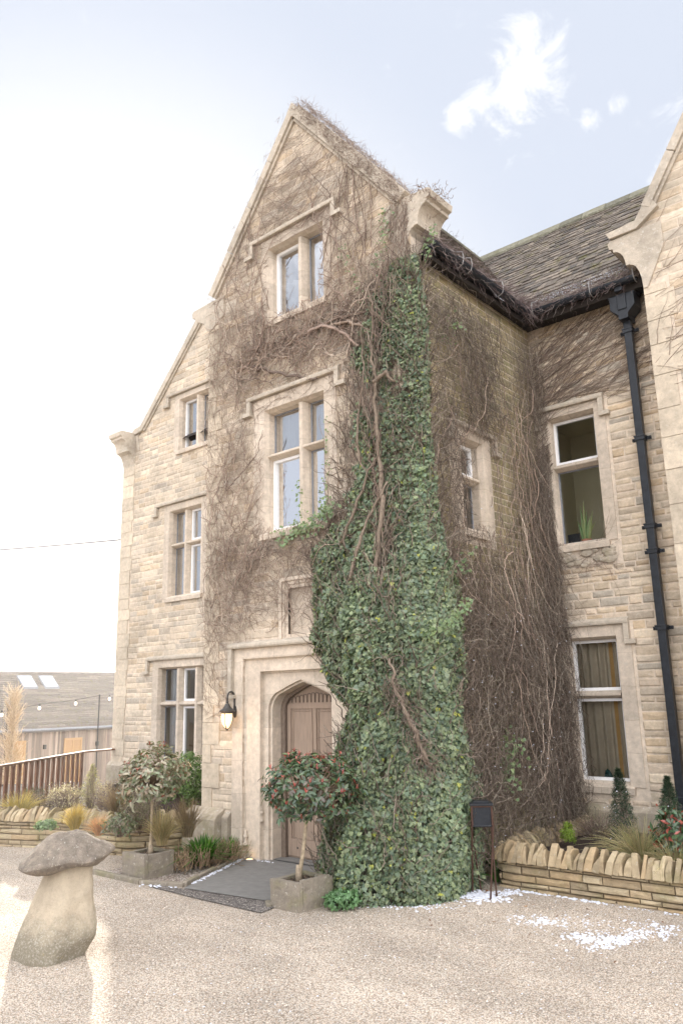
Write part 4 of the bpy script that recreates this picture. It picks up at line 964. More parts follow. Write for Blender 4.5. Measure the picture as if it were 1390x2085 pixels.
def ivy():
    root = empty('ivy', (-.4, -.4, 0)); tag(root, 'large green variegated ivy climbing the front corner of the porch from its bushy foot', 'ivy')
    n = 92000; zz = np.where(RS.rand(n) < .74, RS.uniform(-.02, 3.4, n), RS.uniform(3.2, 6.45, n)); t = RS.beta(1.0, 1.0, n)
    p, nn = ivysurf(t, zz); P = np.c_[p, zz]; N3 = np.c_[nn, np.zeros(n)]
    L = lump(P, 7, 3); L2 = lump(P, 22, 5); up_ = zz > 3.2
    P = P+N3*(L*.075*np.where(up_, .5, 1)+L2*.022-np.abs(RS.normal(0, .05, n))*np.where(up_, .5, 1))[:, None]+RS.normal(0, .012, (n, 3))
    den = lump(P*np.array([1, 1, .35]), 9, 9)+lump(P, 26, 12)*.6
    stemline = np.abs(P[:, 0]+.42+.12*np.sin(P[:, 2]*1.7)+.03*np.sin(P[:, 2]*7))
    ok = np.where(zz > 3.0, den > -.62+.12*(zz > 4)-.2*(P[:, 0] > -.25), den > -1.2) & ~((zz > 2.9) & (stemline < .034+.02*np.sin(P[:, 2]*5)) & (RS.rand(n) < .8))
    rag = lump(np.stack([P[:, 2]*1.0, P[:, 2]*0, P[:, 2]*0], 1), 11, 31)+.5*lump(P, 16, 33)
    ok &= ~((zz > 1.9) & (t < np.where(zz < 3.6, .05, .13)+.11*rag)) & ~((zz > 1.5) & (t > .93-.07*rag))
    edge = (t < .06) | (t > .95); ok &= ~(edge & (RS.rand(n) < .35)); ok &= (zz < 1.80) | (P[:, 0] > -1.5-.1*L) 
    P, N3, zz, t, L = P[ok], N3[ok], zz[ok], t[ok], L[ok]; n = len(P)
    Nn = nrm(N3*1.0+RS.normal(0, .52, (n, 3))+np.array([0, 0, .42])); Tip = np.array([0, 0, -1.])+RS.normal(0, .45, (n, 3))
    S = RS.uniform(.025, .050, n)*np.where(zz < 1.3, .9, 1.)*RS.choice([.7, 1., 1., 1.25], n)
    g = np.array([(.115, .165, .10), (.145, .19, .11), (.08, .12, .08), (.185, .225, .12), (.13, .17, .12)])[RS.randint(0, 5, n)]*RS.uniform(.7, 1.35, (n, 1))*(1+.22*L[:, None])*(1+.18*lump(P, 5, 41)[:, None])  # leaves in hollows coloured darker, on bulges lighter: shade put into the colour
    pale = np.array([.42, .45, .27]); f = np.where(RS.rand(n) < .40, RS.uniform(.2, .65, n), RS.uniform(0, .12, n))[:, None]; Ce = g*(1-f)+pale*f
    yl = RS.rand(n) < .012; g[yl] = (.35, .36, .08); Ce[yl] = (.4, .42, .1)
    leaves('leaves', P, Nn, Tip, S, g, Ce, IVY, IVYF, 'leaf', root)
    # twiggy interior
    n = 4200; zz = RS.uniform(0, 6.3, n); p, nn = ivysurf(RS.rand(n), zz); P0 = np.c_[p, zz]-np.c_[nn, np.zeros(n)]*RS.uniform(.04, .14, (n, 1)); K = 9
    D = nrm(RS.normal(0, .5, (n, 3))+np.array([0, 0, 1.])); P = P0[:, None]+np.cumsum(np.repeat(D[:, None], K, 1)*.04+RS.normal(0, .013, (n, K, 3)), 1)
    P[..., 1] = np.where((P[..., 0] < 0), np.minimum(P[..., 1], -.02), P[..., 1]); P[..., 0] = np.where(P[..., 1] > 0, np.maximum(P[..., 0], .02), P[..., 0])
    tubes('twigs', P, .0045*np.linspace(1, .5, K)[None]*RS.uniform(.6, 1.6, (n, 1)), GREYB[RS.randint(0, 5, n)]*.9, 'twig', root)
    def trunk(pts, r, nm='trunk'):
        m = MB(); q = []
        for a, b in zip(pts[:-1], pts[1:]):
            for k in range(5): s = k/5; q.append(Vector(a).lerp(Vector(b), s)+Vector((random.gauss(0, .012), random.gauss(0, .006), 0)))
        q.append(Vector(pts[-1])); m.tube(q, [r*(1-.55*i/len(q))*random.uniform(.85, 1.15) for i in range(len(q))], 8, c=(.20, .155, .115)); m.build(nm, 'twig', root, smooth=True)
    random.seed(4)
    trunk([(-.30, -.38, 1.9), (-.34, -.36, 2.4), (-.40, -.32, 2.9), (-.36, -.22, 3.6), (-.42, -.16, 4.2), (-.47, -.16, 4.8), (-.42, -.16, 5.1)], .034)
    trunk([(-.42, -.17, 5.05), (-.52, -.14, 5.4), (-.47, -.12, 5.9), (-.55, -.10, 6.5)], .018)
    trunk([(-.43, -.17, 5.05), (-.30, -.17, 5.12), (-.20, -.13, 5.0)], .026)
    trunk([(-.70, -.16, 4.2), (-.72, -.14, 4.7), (-.62, -.13, 5.2), (-.66, -.1, 5.8)], .016)
    trunk([(-.95, -.20, 3.35), (-.75, -.24, 3.6), (-.55, -.2, 4.05), (-.45, -.17, 4.2)], .018)
    trunk([(-.70, -.36, 2.9), (-.62, -.34, 3.2), (-.48, -.26, 3.6), (-.30, -.2, 3.9)], .020)
    trunk([(.16, -.36, 1.15), (.05, -.44, 1.5), (-.08, -.50, 1.85), (-.14, -.48, 2.1)], .022)
    n = 150; t = RS.rand(n); a = np.array([.18, -.36, 1.1]); b = np.array([-.12, -.52, 2.0]); P0 = a+(b-a)*t[:, None]+RS.normal(0, .04, (n, 3)); K = 9
    D = nrm(RS.normal(0, .4, (n, 3))+np.array([.25, .1, -1])); P = P0[:, None]+np.cumsum(np.repeat(D[:, None], K, 1)*.020+RS.normal(0, .016, (n, K, 3)), 1)
    tubes('dead_twigs', P,   .0028*np.ones((n, K)), (BROWN*.75)[RS.randint(0, 5, n)], 'twig', root)
    n = 220; zz = RS.uniform(2.5, 6.3, n); x = -.42-.12*np.sin(zz*1.7)-.03*np.sin(zz*7)+RS.normal(0, .035, n); P0 = np.stack([x, np.interp(zz, [2.5, 3.4, 4, 6.3], [-.42, -.22, -.16, -.10]), zz], 1)
    D = nrm(RS.normal(0, .35, (n, 3))+np.array([0, 0, 1.])); P = P0[:, None]+np.cumsum(np.repeat(D[:, None], K, 1)*.04+RS.normal(0, .012, (n, K, 3)), 1); P[..., 1] = np.minimum(P[..., 1], -.03)
    tubes('dead_twigs', P, .004*np.ones((n, K)), (BROWN*.9)[RS.randint(0, 5, n)], 'twig', root)
    # stray sprigs: up the kneeler, round the right edge, over the sill
    def sprig(pts, n, s=.035, w=.05):
        pts = np.array(pts, float); t = RS.rand(n)*(len(pts)-1); i = np.minimum(t.astype(int), len(pts)-2); f = (t-i)[:, None]; P = pts[i]*(1-f)+pts[i+1]*f+RS.normal(0, w, (n, 3))*np.array([1, .35, 1])
        g = np.array([(.06, .13, .05), (.09, .17, .07), (.12, .18, .06)])[RS.randint(0, 3, n)]*RS.uniform(.7, 1.3, (n, 1))
        leaves('sprig', P, np.array([.3, -1, .4])+RS.normal(0, .4, (n, 3)), np.array([0, 0, -1.])+RS.normal(0, .5, (n, 3)), RS.uniform(.7, 1.2, n)*s, g, g*.6+pale*.4, IVY, IVYF, 'leaf', root)
    sprig([(-.45, -.05, 6.2), (-.35, -.06, 6.7), (-.30, -.06, 7.2)], 75); sprig([(-.62, -.05, 6.0), (-.80, -.06, 6.5), (-.95, -.06, 7.0)], 45, .03)
    sprig([(.20, -.30, 2.3), (.42, -.25, 2.42), (.62, -.2, 2.62)], 120, .035, .035); sprig([(.10, .1, 3.0), (.16, .5, 3.1)], 90, .04, .06)
    sprig([(.15, .3, 5.55), (.16, .55, 5.75), (.14, .6, 6.0)], 60, .035, .06); sprig([(.14, .05, 6.4), (.20, .12, 6.75)], 60, .035, .04)
    sprig([(-1.7, -.05, 3.62), (-1.72, -.05, 4.2)], 40, .03, .03); sprig([(-2.0, -.05, 3.60), (-1.5, -.12, 3.62), (-1.1, -.15, 3.8)], 260, .038, .06); sprig([(-1.28, -.06, 3.7), (-1.26, -.05, 4.9)], 60, .028, .025)
    sprig([(.30, .75, .9), (.28, .9, 1.3)], 160, .04, .09)
    for c in root.children: c.matrix_parent_inverse = Matrix.Translation(root.location).inverted()
ivy()
# ------------------------------------------------------------------ standard trees in stone troughs
def trough(loc, rot, w, d, h, label):
    r = empty('stone_trough', loc); r.rotation_euler.z = rot; tag(r, label, 'trough', 'stone troughs of clipped trees')
    m = MB(); t = .05
    for a in ((0, w, 0, t), (0, w, d-t, d), (0, t, t+.0005, d-t-.0005), (w-t, w, t+.0005, d-t-.0005)):
        x0, x1, y0, y1 = a; nx = 6
        rbox(m, x0, x1, y0, y1, -.01, h+random.uniform(-.01, .01), 9, .0045)
    o = m.build('wall', 'trough_stone', r)
    m = MB(); m.box(t, w-t, t, d-t, .02, h-.035); m.build('soil', 'soil', r)
    n = 260; P = np.stack([RS.uniform(t, w-t, n), RS.uniform(t, d-t, n), np.full(n, h-.035)+RS.uniform(0, .01, n)], 1); g = np.array([(.14, .1, .07), (.09, .07, .05), (.2, .15, .1)])[RS.randint(0, 3, n)]
    leaves('mulch', P, RS.normal(0, .6, (n, 3))+np.array([0, 0, 1.]), RS.normal(0, 1, (n, 3)), RS.uniform(.01, .028, n), g, g, OVAL, OVALF, 'twig', r)
    return r
trough((-3.02, -1.36, .01), rad(2), .37, .38, .235, 'square stone trough on gravel left of the doorstep, holding the paler tree')
trough((-.90, -1.30, .0), rad(-2), .36, .42, .235, 'stone trough at the right front corner of the doorstep, holding the darker tree')
def standard(base, ctr, rx, rz, seed, label, tone=1., redf=.5, nwh=250, gcol=None):
    global RS
    keep = RS; RS = np.random.RandomState(seed); random.seed(seed)
    r = empty('standard_tree', base); tag(r, label, 'tree', 'clipped standard trees'); b = Vector(base); c = Vector(ctr)-b
    m = MB(); pts = [Vector((0, 0, 0)), Vector((c.x*.3+.008, c.y*.3, (c.z-rz)*.5)), Vector((c.x*.7-.006, c.y*.7, c.z-rz*.7)), Vector((c.x, c.y, c.z-.1))]
    m.tube(pts, [.022, .016, .015, .012], 8, c=(.36, .29, .20)); m.tube([Vector((.004, 0, -.01)), Vector((.003, 0, .10)), Vector((.0, 0, .14))], [.032, .026, .017], 8, c=(.30, .24, .17))
    for k in range(46):
        a = random.uniform(0, 2*math.pi); e = random.uniform(-.3, 1.3); q = c+Vector((math.cos(a)*math.cos(e)*rx*.85, math.sin(a)*math.cos(e)*rx*.85, math.sin(e)*rz*.85)); s0 = pts[3]+Vector((0, 0, -random.uniform(0, .1)))
        mid = s0.lerp(q, .5)+Vector((random.gauss(0, .03), random.gauss(0, .03), random.gauss(0, .03))); m.tube([s0, mid, q], [.008, .005, .003], 5, c=(.22, .16, .11))
    m.build('trunk', 'twig', r, smooth=True)
    nw = nwh; a = RS.uniform(0, 2*math.pi, nw); sz = RS.uniform(-.85, 1, nw); rr = RS.uniform(.62, 1.0, nw)**.6; cs_ = np.sqrt(1-sz**2)
    ctrs = np.stack([np.cos(a)*cs_*rx*rr, np.sin(a)*cs_*rx*rr, sz*rz*rr], 1); od = nrm(ctrs*np.array([1/rx, 1/rx, 1/rz])); ctrs += od*(lump(ctrs, 9, seed)*.09)[:, None]; ctrs += np.array(c)
    k = 9; P = np.repeat(ctrs, k, 0)+RS.normal(0, .018, (nw*k, 3)); O = np.repeat(od, k, 0); T = nrm(O*.5+RS.normal(0, .75, (nw*k, 3))+np.array([0, 0, .15])); Nn = nrm(O+np.array([0, 0, .7])+RS.normal(0, .35, (nw*k, 3)))
    n = nw*k; g = np.array([(.07, .11, .06), (.085, .13, .065), (.055, .09, .055), (.11, .15, .07), (.12, .10, .075)])[RS.randint(0, 5, n)]*RS.uniform(.7, 1.35, (n, 1))*tone
    if gcol is not None: g = np.array(gcol)[RS.randint(0, len(gcol), n)]*RS.uniform(.7, 1.3, (n, 1))
    leaves('crown', P, Nn, T, RS.uniform(.05, .078, n), g*.9, g, OVAL, OVALF, 'glossy_leaf', r)
    ns = int(nw*redf); i = RS.choice(nw, ns, replace=False); kk = 4; P = np.repeat(ctrs[i]+od[i]*.02, kk, 0)+RS.normal(0, .004, (ns*kk, 3)); T = nrm(np.repeat(od[i], kk, 0)*.35+RS.normal(0, .16, (ns*kk, 3))+np.array([0, 0, 1.])); n = ns*kk
    rc = np.array([(.38, .08, .07), (.45, .13, .10), (.30, .10, .07)])[RS.randint(0, 3, n)]*RS.uniform(.7, 1.2, (n, 1))
    leaves('red_shoots', P, np.repeat(od[i], kk, 0)+RS.normal(0, .6, (n, 3)), T, RS.uniform(.03, .055, n), rc, rc, OVAL*np.array([.7, 1, 1]), OVALF, 'glossy_leaf', r)
    RS = keep
standard((-.73, -1.12, .19), (-.62, -1.06, .98), .42, .32, 21, 'round-headed little tree with dark glossy leaves and red shoots before the door')
standard((-2.80, -1.17, .19), (-2.80, -1.16, .99), .36, .26, 22, 'round-headed little tree with coppery leaves coloured pale as if backlit, left of the doorstep', 1., .2, 230, [(.24, .26, .16), (.28, .27, .19), (.18, .21, .12), (.33, .29, .21), (.24, .18, .12)])  # backlight and glare put into these pale leaf colours; the copper is real
# ------------------------------------------------------------------ grasses, strap leaves, shrubs
def tuft(name, loc, n, h, spread, cols, label, cat, r=.0028, droop=.9, seed=0, up_=1., group=None, flat=False, K=8):
    global RS
    keep = RS; RS = np.random.RandomState(seed+100); root = empty(name, loc); tag(root, label, cat, group)
    a = RS.uniform(0, 2*math.pi, n); tl_ = np.abs(RS.normal(0, .5, n)); L = h*RS.uniform(.6, 1.1, n); s = np.linspace(0, 1, K)[None]
    rad_ = spread*.25*RS.rand(n)[:, None]+spread*(tl_[:, None]+.15)*(s**1.6); zz = L[:, None]*up_*(s-droop*.55*tl_[:, None]*s**2.4)
    P = np.stack([np.cos(a)[:, None]*rad_, np.sin(a)[:, None]*rad_, zz], -1); cols = np.array(cols); C = cols[RS.randint(0, len(cols), n)]*RS.uniform(.75, 1.25, (n, 1))
    R = r*(1-s*.8)*np.ones((n, 1))
    if flat:   # flat strap blades folded along the middle
        X = np.stack([-np.sin(a), np.cos(a), 0*a], -1)[:, None]; w = (r*np.sin(np.pi*(s*.86+.12)))[..., None]
        V = np.stack([P-X*w, P+np.array([0, 0, -.2])*w, P+X*w], 2).reshape(-1, 3); base = ((np.arange(n)[:, None]*K+np.arange(K-1)[None])*3).reshape(-1)
        F = np.concatenate([np.stack([base+k, base+k+1, base+k+4, base+k+3], 1) for k in (0, 1)]); npmesh('blades', V, F, np.repeat(C, K*3, 0), 'grass_blade', root)
    else: tubes('blades', P, R, C, 'grass_blade', root)
    RS = keep; return root
STRAW = [(.48, .38, .22), (.40, .32, .17), (.56, .47, .30), (.36, .34, .17)]; GREENS = [(.30, .31, .16), (.42, .40, .24), (.50, .46, .30)]
tuft('grass_tuft', (1.50, .98, .24), 520, .40, .46, STRAW+GREENS, 'arching pale grass tuft behind the right-hand planter wall', 'ornamental grass', seed=1, droop=1.2)
tuft('grass_tuft', (1.85, .82, .24), 260, .30, .34, STRAW+GREENS, 'smaller arching grass tuft touching the big one, right planter', 'ornamental grass', seed=2, droop=1.2)
gr = 'straw grasses in the left bed'
def soilpt(x, y): p = PX(x, y, z=.32); return (p.x, p.y, .30)
tuft('grass_tuft', soilpt(38, 1662), 420, .34, .34, [(.55, .44, .16), (.6, .5, .22), (.45, .38, .15)], 'golden spreading grass tuft at the far left above the planter wall', 'ornamental grass', seed=3, group=gr)
tuft('grass_tuft', soilpt(152, 1690), 480, .30, .17, [(.58, .46, .18), (.5, .38, .14), (.62, .52, .26)], 'small golden upright grass tuft second from the left in the sunlit bed', 'ornamental grass', seed=4, group=gr, droop=.5)
tuft('grass_tuft', soilpt(203, 1697), 300, .22, .18, [(.58, .36, .22), (.6, .42, .28)], 'low orange-tinted grass tuft right at the planter wall top', 'ornamental grass', seed=5, group=gr)
tuft('grass_tuft', soilpt(238, 1668), 420, .40, .2, [(.30, .22, .14), (.38, .28, .17)], 'brown upright grass tuft behind the paler trough tree, in shade', 'ornamental grass', seed=6, group=gr, droop=.5)
tuft('grass_tuft', soilpt(330, 1716), 520, .36, .22, STRAW, 'pale straw grass tuft right of the paler tree trunk', 'ornamental grass', seed=7, group=gr, droop=.8)
tuft('grass_tuft', soilpt(382, 1700), 420, .40, .22, [(.34, .26, .17), (.42, .33, .22)], 'brownish grass tuft against the porch foot', 'ornamental grass', seed=8, group=gr, droop=.6)
def cloud(name, loc, rx, ry, rz, n, size, cols, label, cat, seed=0, shape='ball', group=None, tm='oval', twigs=120, mat='leaf', lumpy=.12, clump=90):
    global RS
    keep = RS; RS = np.random.RandomState(seed+500); root = empty(name, loc); tag(root, label, cat, group)
    cl = nrm(RS.normal(0, 1, (clump, 3))); cl[:, 2] = np.abs(cl[:, 2])*1.7-.7; cl = nrm(cl)*RS.uniform(.55, 1., (clump, 1)); Q = cl[RS.randint(0, clump, n)]+RS.normal(0, .13, (n, 3))
    if shape == 'cone':
        t = RS.rand(n)**.75; a = RS.uniform(0, 2*math.pi, n); rr = (1-t)**.8*(1+.12*np.sin(a*5+t*20)+.1*np.sin(t*40))*RS.uniform(.6, 1.05, n); Q = np.stack([np.cos(a)*rr, np.sin(a)*rr, t*2-1], 1)
    P = Q*np.array([rx, ry, rz])+np.array([0, 0, rz]); od = nrm(Q*np.array([1, 1, .6]) if shape == 'ball' else np.stack([Q[:, 0], Q[:, 1], np.full(n, .6)], 1))
    P = P+od*(lump(P, 14, seed)*lumpy*rx)[:, None]; P[:, 2] = np.maximum(P[:, 2], .0)
    cols = np.array(cols); g = cols[RS.randint(0, len(cols), n)]*RS.uniform(.65, 1.35, (n, 1))
    t_, tf = (IVY, IVYF) if tm == 'ivy' else (OVAL, OVALF) if tm == 'oval' else (OVAL*np.array([.35, 1, .5]), OVALF)
    leaves('foliage', P, nrm(od+RS.normal(0, .5, (n, 3))+np.array([0, 0, .3])), nrm(od+RS.normal(0, .6, (n, 3))+np.array([0, 0, .3])), RS.uniform(.6, 1.3, n)*size, g, g*1.15, t_, tf, mat, root)
    if twigs:
        K = 7; E_ = P[RS.randint(0, n, twigs)]; s = np.linspace(0, 1, K)[None, :, None]; B0 = RS.normal(0, .02, (twigs, 1, 3))*np.array([1, 1, 0]); PP = B0*(1-s)+E_[:, None]*s*1.04+RS.normal(0, .01, (twigs, K, 3))*np.sin(s*3.1); PP[..., 2] = np.maximum(PP[..., 2], 0)
        tubes('stems', PP, .004*np.linspace(1, .4, K)[None]*np.ones((twigs, 1)), BROWN[RS.randint(0, 5, twigs)], 'twig', root)
    RS = keep; return root
con = [(.030, .055, .030), (.045, .075, .04), (.025, .045, .028)]
cloud('dwarf_conifer', (1.05, 1.72, .24), .17, .17, .36, 5200, .035, con, 'dark pointed dwarf conifer in front of the curtained window, flecked with snow', 'conifer', 31, 'cone', 'dwarf conifers in the right planter', 'needle', 60)
cloud('dwarf_conifer', (1.68, 1.30, .24), .17, .17, .36, 5200, .035, con, 'dark pointed dwarf conifer by the foot of the downpipe behind the red-tipped shrub', 'conifer', 32, 'cone', 'dwarf conifers in the right planter', 'needle', 60)
cloud('shrub', (1.80, .98, .24), .20, .20, .24, 420, .07, [(.045, .085, .04), (.06, .11, .05), (.07, .10, .06), (.30, .08, .06)], 'open shrub with large glossy leaves and red tips at the right end of the planter', 'shrub', 33, mat='glossy_leaf', twigs=40)
cloud('moss_cushion', (.62, 1.35, .26), .07, .07, .11, 1500, .018, [(.14, .20, .02), (.18, .26, .03)], 'bright green mossy hump behind the left end of the right planter wall', 'moss', 34, twigs=0, lumpy=.2)
cloud('shrub', (.62, 2.05, .2), .30, .26, .16, 900, .02, [(.15, .13, .09), (.22, .19, .13)], 'low grey-brown lichen-like dead shrub in the back corner of the right planter', 'shrub', 35, twigs=260)
# left bed
gl_ = 'shrubs in the left bed'
def bed(x, y, *a, **k): return cloud('shrub', soilpt(x, y), *a, group=gl_, **k)
bed(185, 1645, .22, .22, .30, 1800, .035, [(.30, .28, .12), (.22, .22, .09), (.40, .36, .18)], 'upright sunlit evergreen shrub in the middle of the left bed', 'shrub', seed=40, shape='cone', twigs=120, tm='needle')
bed(130, 1650, .30, .25, .19, 1500, .022, [(.42, .36, .26), (.50, .44, .32), (.34, .29, .18)], 'silvery backlit twiggy shrub left of the upright evergreen', 'shrub', seed=41, twigs=300)
bed(95, 1688, .12, .12, .06, 500, .03, [(.13, .19, .10), (.18, .24, .13)], 'tiny bright green rosette plant by the planter wall top', 'plant', seed=42, tm='ivy', twigs=0)
bed(75, 1650, .28, .22, .13, 900, .022, [(.14, .11, .09), (.2, .15, .12)], 'low dark purple-brown shrub near the rail in the left bed', 'shrub', seed=43, twigs=160)
bed(215, 1650, .25, .2, .22, 1100, .022, [(.30, .24, .15), (.38, .31, .2)], 'dry brown twiggy shrub under the house corner', 'shrub', seed=44, twigs=260)
bed(245, 1700, .24, .2, .12, 700, .04, [(.10, .13, .07), (.15, .17, .1), (.2, .18, .14)], 'low dull green plant between the straw grasses', 'plant', seed=45, twigs=60)
bed(285, 1690, .30, .26, .22, 2600, .02, [(.14, .13, .08), (.18, .16, .1), (.11, .10, .06)], 'rounded olive-brown fine-leaved shrub behind the paler tree trunk', 'shrub', seed=46, twigs=160)
bed(375, 1655, .36, .30, .38, 3600, .045, [(.11, .17, .05), (.15, .22, .07), (.08, .13, .04)], 'tall bright green leafy shrub between the left windows and porch corner', 'shrub', seed=47, twigs=80)
bed(60, 1628, .25, .2, .1, 800, .025, [(.10, .10, .05), (.07, .08, .04)], 'low green ground shrub behind the golden grass', 'shrub', seed=48, twigs=40)
# strap-leaved clumps
SG = [(.06, .16, .03), (.09, .21, .04), (.12, .24, .06), (.05, .12, .03)]
t_ = tuft('strap_leaf_clump', (-2.72, -.55, .02), 420, .30, .36, SG, 'bright green strap-leaved clump with dead brown stalks beside the doorstep kerb', 'plant', r=.011, seed=11, droop=1.0, flat=True)
n = 420; P0 = np.stack([RS.uniform(-.25, .25, n), RS.uniform(-.45, .4, n), np.zeros(n)], 1); K = 7; P = P0[:, None]+np.cumsum(nrm(RS.normal(0, .45, (n, 1, 3))+np.array([0, 0, 1]))*.03+RS.normal(0, .006, (n, K, 3)), 1)
tubes('dead_stalks', P, .003*np.ones((n, K)), np.array([(.36, .26, .16), (.28, .19, .12)])[RS.randint(0, 2, n)], 'twig', t_)
tuft('strap_leaf_clump', (-2.78, -.10, .02), 170, .24, .25, SG, 'smaller strap-leaved clump tucked against the porch foot', 'plant', r=.010, seed=12, droop=1.0, flat=True)
tuft('strap_leaf_clump', (.10, .20, 0), 60, .36, .26, SG, 'arching strap-leaved clump at the right foot of the ivy', 'plant', r=.012, seed=13, droop=1.3, flat=True)
tuft('strap_leaf_clump', (.20, .62, 0), 80, .42, .12, SG[1:], 'upright strap-leaved clump behind the black lantern legs', 'plant', r=.010, seed=14, droop=.6, flat=True)
cloud('fern', (-.36, -.96, 0), .17, .15, .07, 900, .028, [(.09, .17, .07), (.12, .22, .10)], 'low ferny green plant between the right trough and the ivy foot', 'plant', 50, tm='ivy', twigs=0)
# ================================================================== things that stand about
def at(root, mb, name, mat, parent=None, **k): return mb.build(name, mat, parent or root, **k)
# staddle stone
from mathutils import noise as mno
def rough3(p, a, f): v = mno.noise_vector(p*f)*a+mno.noise_vector(p*f*3.1)*a*.5+mno.noise_vector(p*f*8)*a*.22; return p+v
r = empty('staddle_stone', (-1.17, -3.14, 0)); tag(r, 'weathered mushroom-shaped staddle stone standing on the gravel', 'staddle stone')
vx = Vector((rt.x, rt.y, 0)).normalized(); vy = Vector((-vx.y, vx.x, 0))
m = MB()
def sq(x, y, z, a, i):
    q = .86+.14*(abs(math.cos(2*a))**1.5)+.02*math.sin(3*a+z*6)
    x, y = x*q, y*q
    if x > .05: x -= .05*smooth((.16-z)/.16)*smooth((x-.05)/.15)
    x += -.04+.08*z/.6*1.3
    p = vx*x+vy*y*.85; p = rough3(Vector((p.x, p.y, z)), .010, 7)
    return p.x, p.y, p.z
m.lathe([(float(np.interp(z, [-.02, .03, .10, .18, .26, .34, .42, .50, .57, .61], [.275, .285, .285, .272, .25, .228, .205, .183, .168, .16])), float(z)) for z in np.linspace(-.02, .61, 44)], 72, fn=sq)
at(r, m, 'base', 'staddle_base', smooth=True, bevel=0)
m = MB()
def capf(x, y, z, a, i):
    k = 1+.04*math.sin(3*a+1)+.05*abs(math.cos(1.5*a))
    x, y = x*k, y*k
    z = z+x*.10+.012*math.sin(4*a+z*20)
    if x > .26: z += .01
    p = vx*(x+.02)+vy*y*.9; p = rough3(Vector((p.x, p.y, z+.60)), .009, 8)
    return p.x, p.y, p.z
cpf = [(.10, -.01), (.20, -.012), (.27, .0), (.305, .018), (.322, .036), (.318, .052), (.285, .085), (.245, .125), (.20, .165), (.145, .20), (.085, .220), (.03, .225)]; tt = np.linspace(0, 11, 56)
m.lathe([(float(np.interp(t, range(12), [c[0] for c in cpf])), float(np.interp(t, range(12), [c[1] for c in cpf]))) for t in tt], 84, fn=capf)
at(r, m, 'cap', 'cap_stone', smooth=True)
# wall lantern
L0 = Vector((-2.80, -.145, 0)); r = empty('wall_lantern', (-2.79, 0, 1.61)); tag(r, 'lit black swan-neck wall lantern left of the front door', 'lantern'); B = lambda x, y, z: Vector((x+2.79, y, z-1.61))
m = MB(); m.lathe([(.045, .0), (.045, .012), (.035, .022), (.02, .03)], 14, fn=lambda x, y, z, a, i: (x, -z-.014, y*2.0)); m.box(-.03, .03, -.035, -.016, -.06, .06); at(r, m, 'wall_plate', 'lamp_metal', smooth=False, bevel=.004)
m = MB(); pts = []
for t in np.linspace(0, 1, 12): a = math.pi*t; pts.append(B(-2.79, -.10+.055*math.cos(a)-.0, 1.77+.07*math.sin(a)))
m.tube([B(-2.79, -.02, 1.60), B(-2.79, -.045, 1.66)]+pts+[B(-2.79, -.155, 1.735)], .011, 8); at(r, m, 'arm', 'lamp_metal', smooth=True)
m = MB(); c = B(-2.79, -.155, 0)
m.lathe([(.004, 1.745), (.012, 1.735), (.018, 1.72), (.012, 1.708), (.025, 1.70), (.035, 1.68), (.05, 1.655), (.085, 1.632), (.092, 1.625), (.092, 1.612), (.074, 1.608), (.074, 1.595), (.03, 1.592)], 18, o=c, fn=None); at(r, m, 'hood', 'lamp_metal', smooth=False)
m = MB(); gp = [(.066, 1.592), (.070, 1.56), (.066, 1.52), (.052, 1.475), (.03, 1.437), (.008, 1.42)]
m.lathe(gp, 16, o=c); at(r, m, 'glass', 'lamp_glass', smooth=True)
m = MB()
for k in range(4):
    a = k*math.pi/2+.4; m.tube([c+Vector((math.cos(a)*(q+.004), math.sin(a)*(q+.004), z)) for q, z in gp], .0055, 5)
m.lathe([(.012, 1.40), (.014, 1.412), (.010, 1.424)], 8, o=c); at(r, m, 'cage', 'lamp_metal')
pl = bpy.data.lights.new('wall_lantern_light', 'POINT'); pl.energy = 1.6; pl.color = (1, .6, .3); pl.shadow_soft_size = .05; po = link(bpy.data.objects.new('wall_lantern_light', pl), r); po.location = B(-2.79, -.26, 1.50)
# ground uplight
r = empty('ground_uplight', (-2.50, -.06, .0)); tag(r, 'small round uplight set in the ground at the left foot of the door surround', 'uplight')
m = MB(); m.lathe([(.055, .0), (.055, .022), (.045, .026), (.04, .02)], 18); at(r, m, 'rim', 'galv'); m = MB(); m.lathe([(.038, .0), (.038, .022), (.002, .024)], 16); at(r, m, 'lens', 'uplight_glow')
# black garden lantern on four iron legs
r = empty('garden_lantern', (.385, .125, 0)); tag(r, 'black box lantern on four thin iron legs at the end of the right planter wall', 'lantern')
feet = [(-.125, .01), (-.109, .088), (.12, -.12), (.101, .015)]; top = [(-.10, -.06), (-.07, .10), (.06, -.10), (.10, .05)]
ax, ay = Vector((.80, .60, 0)), Vector((-.60, .80, 0)); hw = .095
cor = [ax*(sx*hw)+ay*(sy*hw) for sx, sy in ((-1, -1), (-1, 1), (1, 1), (1, -1))]; ft = [Vector(p+(0,)) for p in ((-.135, .0), (-.105, .10), (.10, .02), (.12, -.12))]
fr_ = lambda x, y, z: ax*x+ay*y+Vector((0, 0, z))
m = MB(); m.box(-.092, .092, -.092, .092, .585, .60, fr=fr_); m.box(-.105, .105, -.105, .105, .765, .785, fr=fr_); m.box(-.07, .07, -.07, .07, .785, .80, fr=fr_); at(r, m, 'roof', 'black_iron', bevel=.004)
m = MB()
for sx in (-1, 1):
    m.box(sx*.084-.002, sx*.084+.002, -.08, .08, .60, .765, fr=fr_); m.box(-.08, .08, sx*.084-.002, sx*.084+.002, .60, .765, fr=fr_)
at(r, m, 'panel', 'pipe_paint')
m = MB()
for sx in (-1, 1):
    for sy in (-1, 1): m.box(sx*.09-.008, sx*.09+.008, sy*.09-.008, sy*.09+.008, .60, .765, fr=fr_)
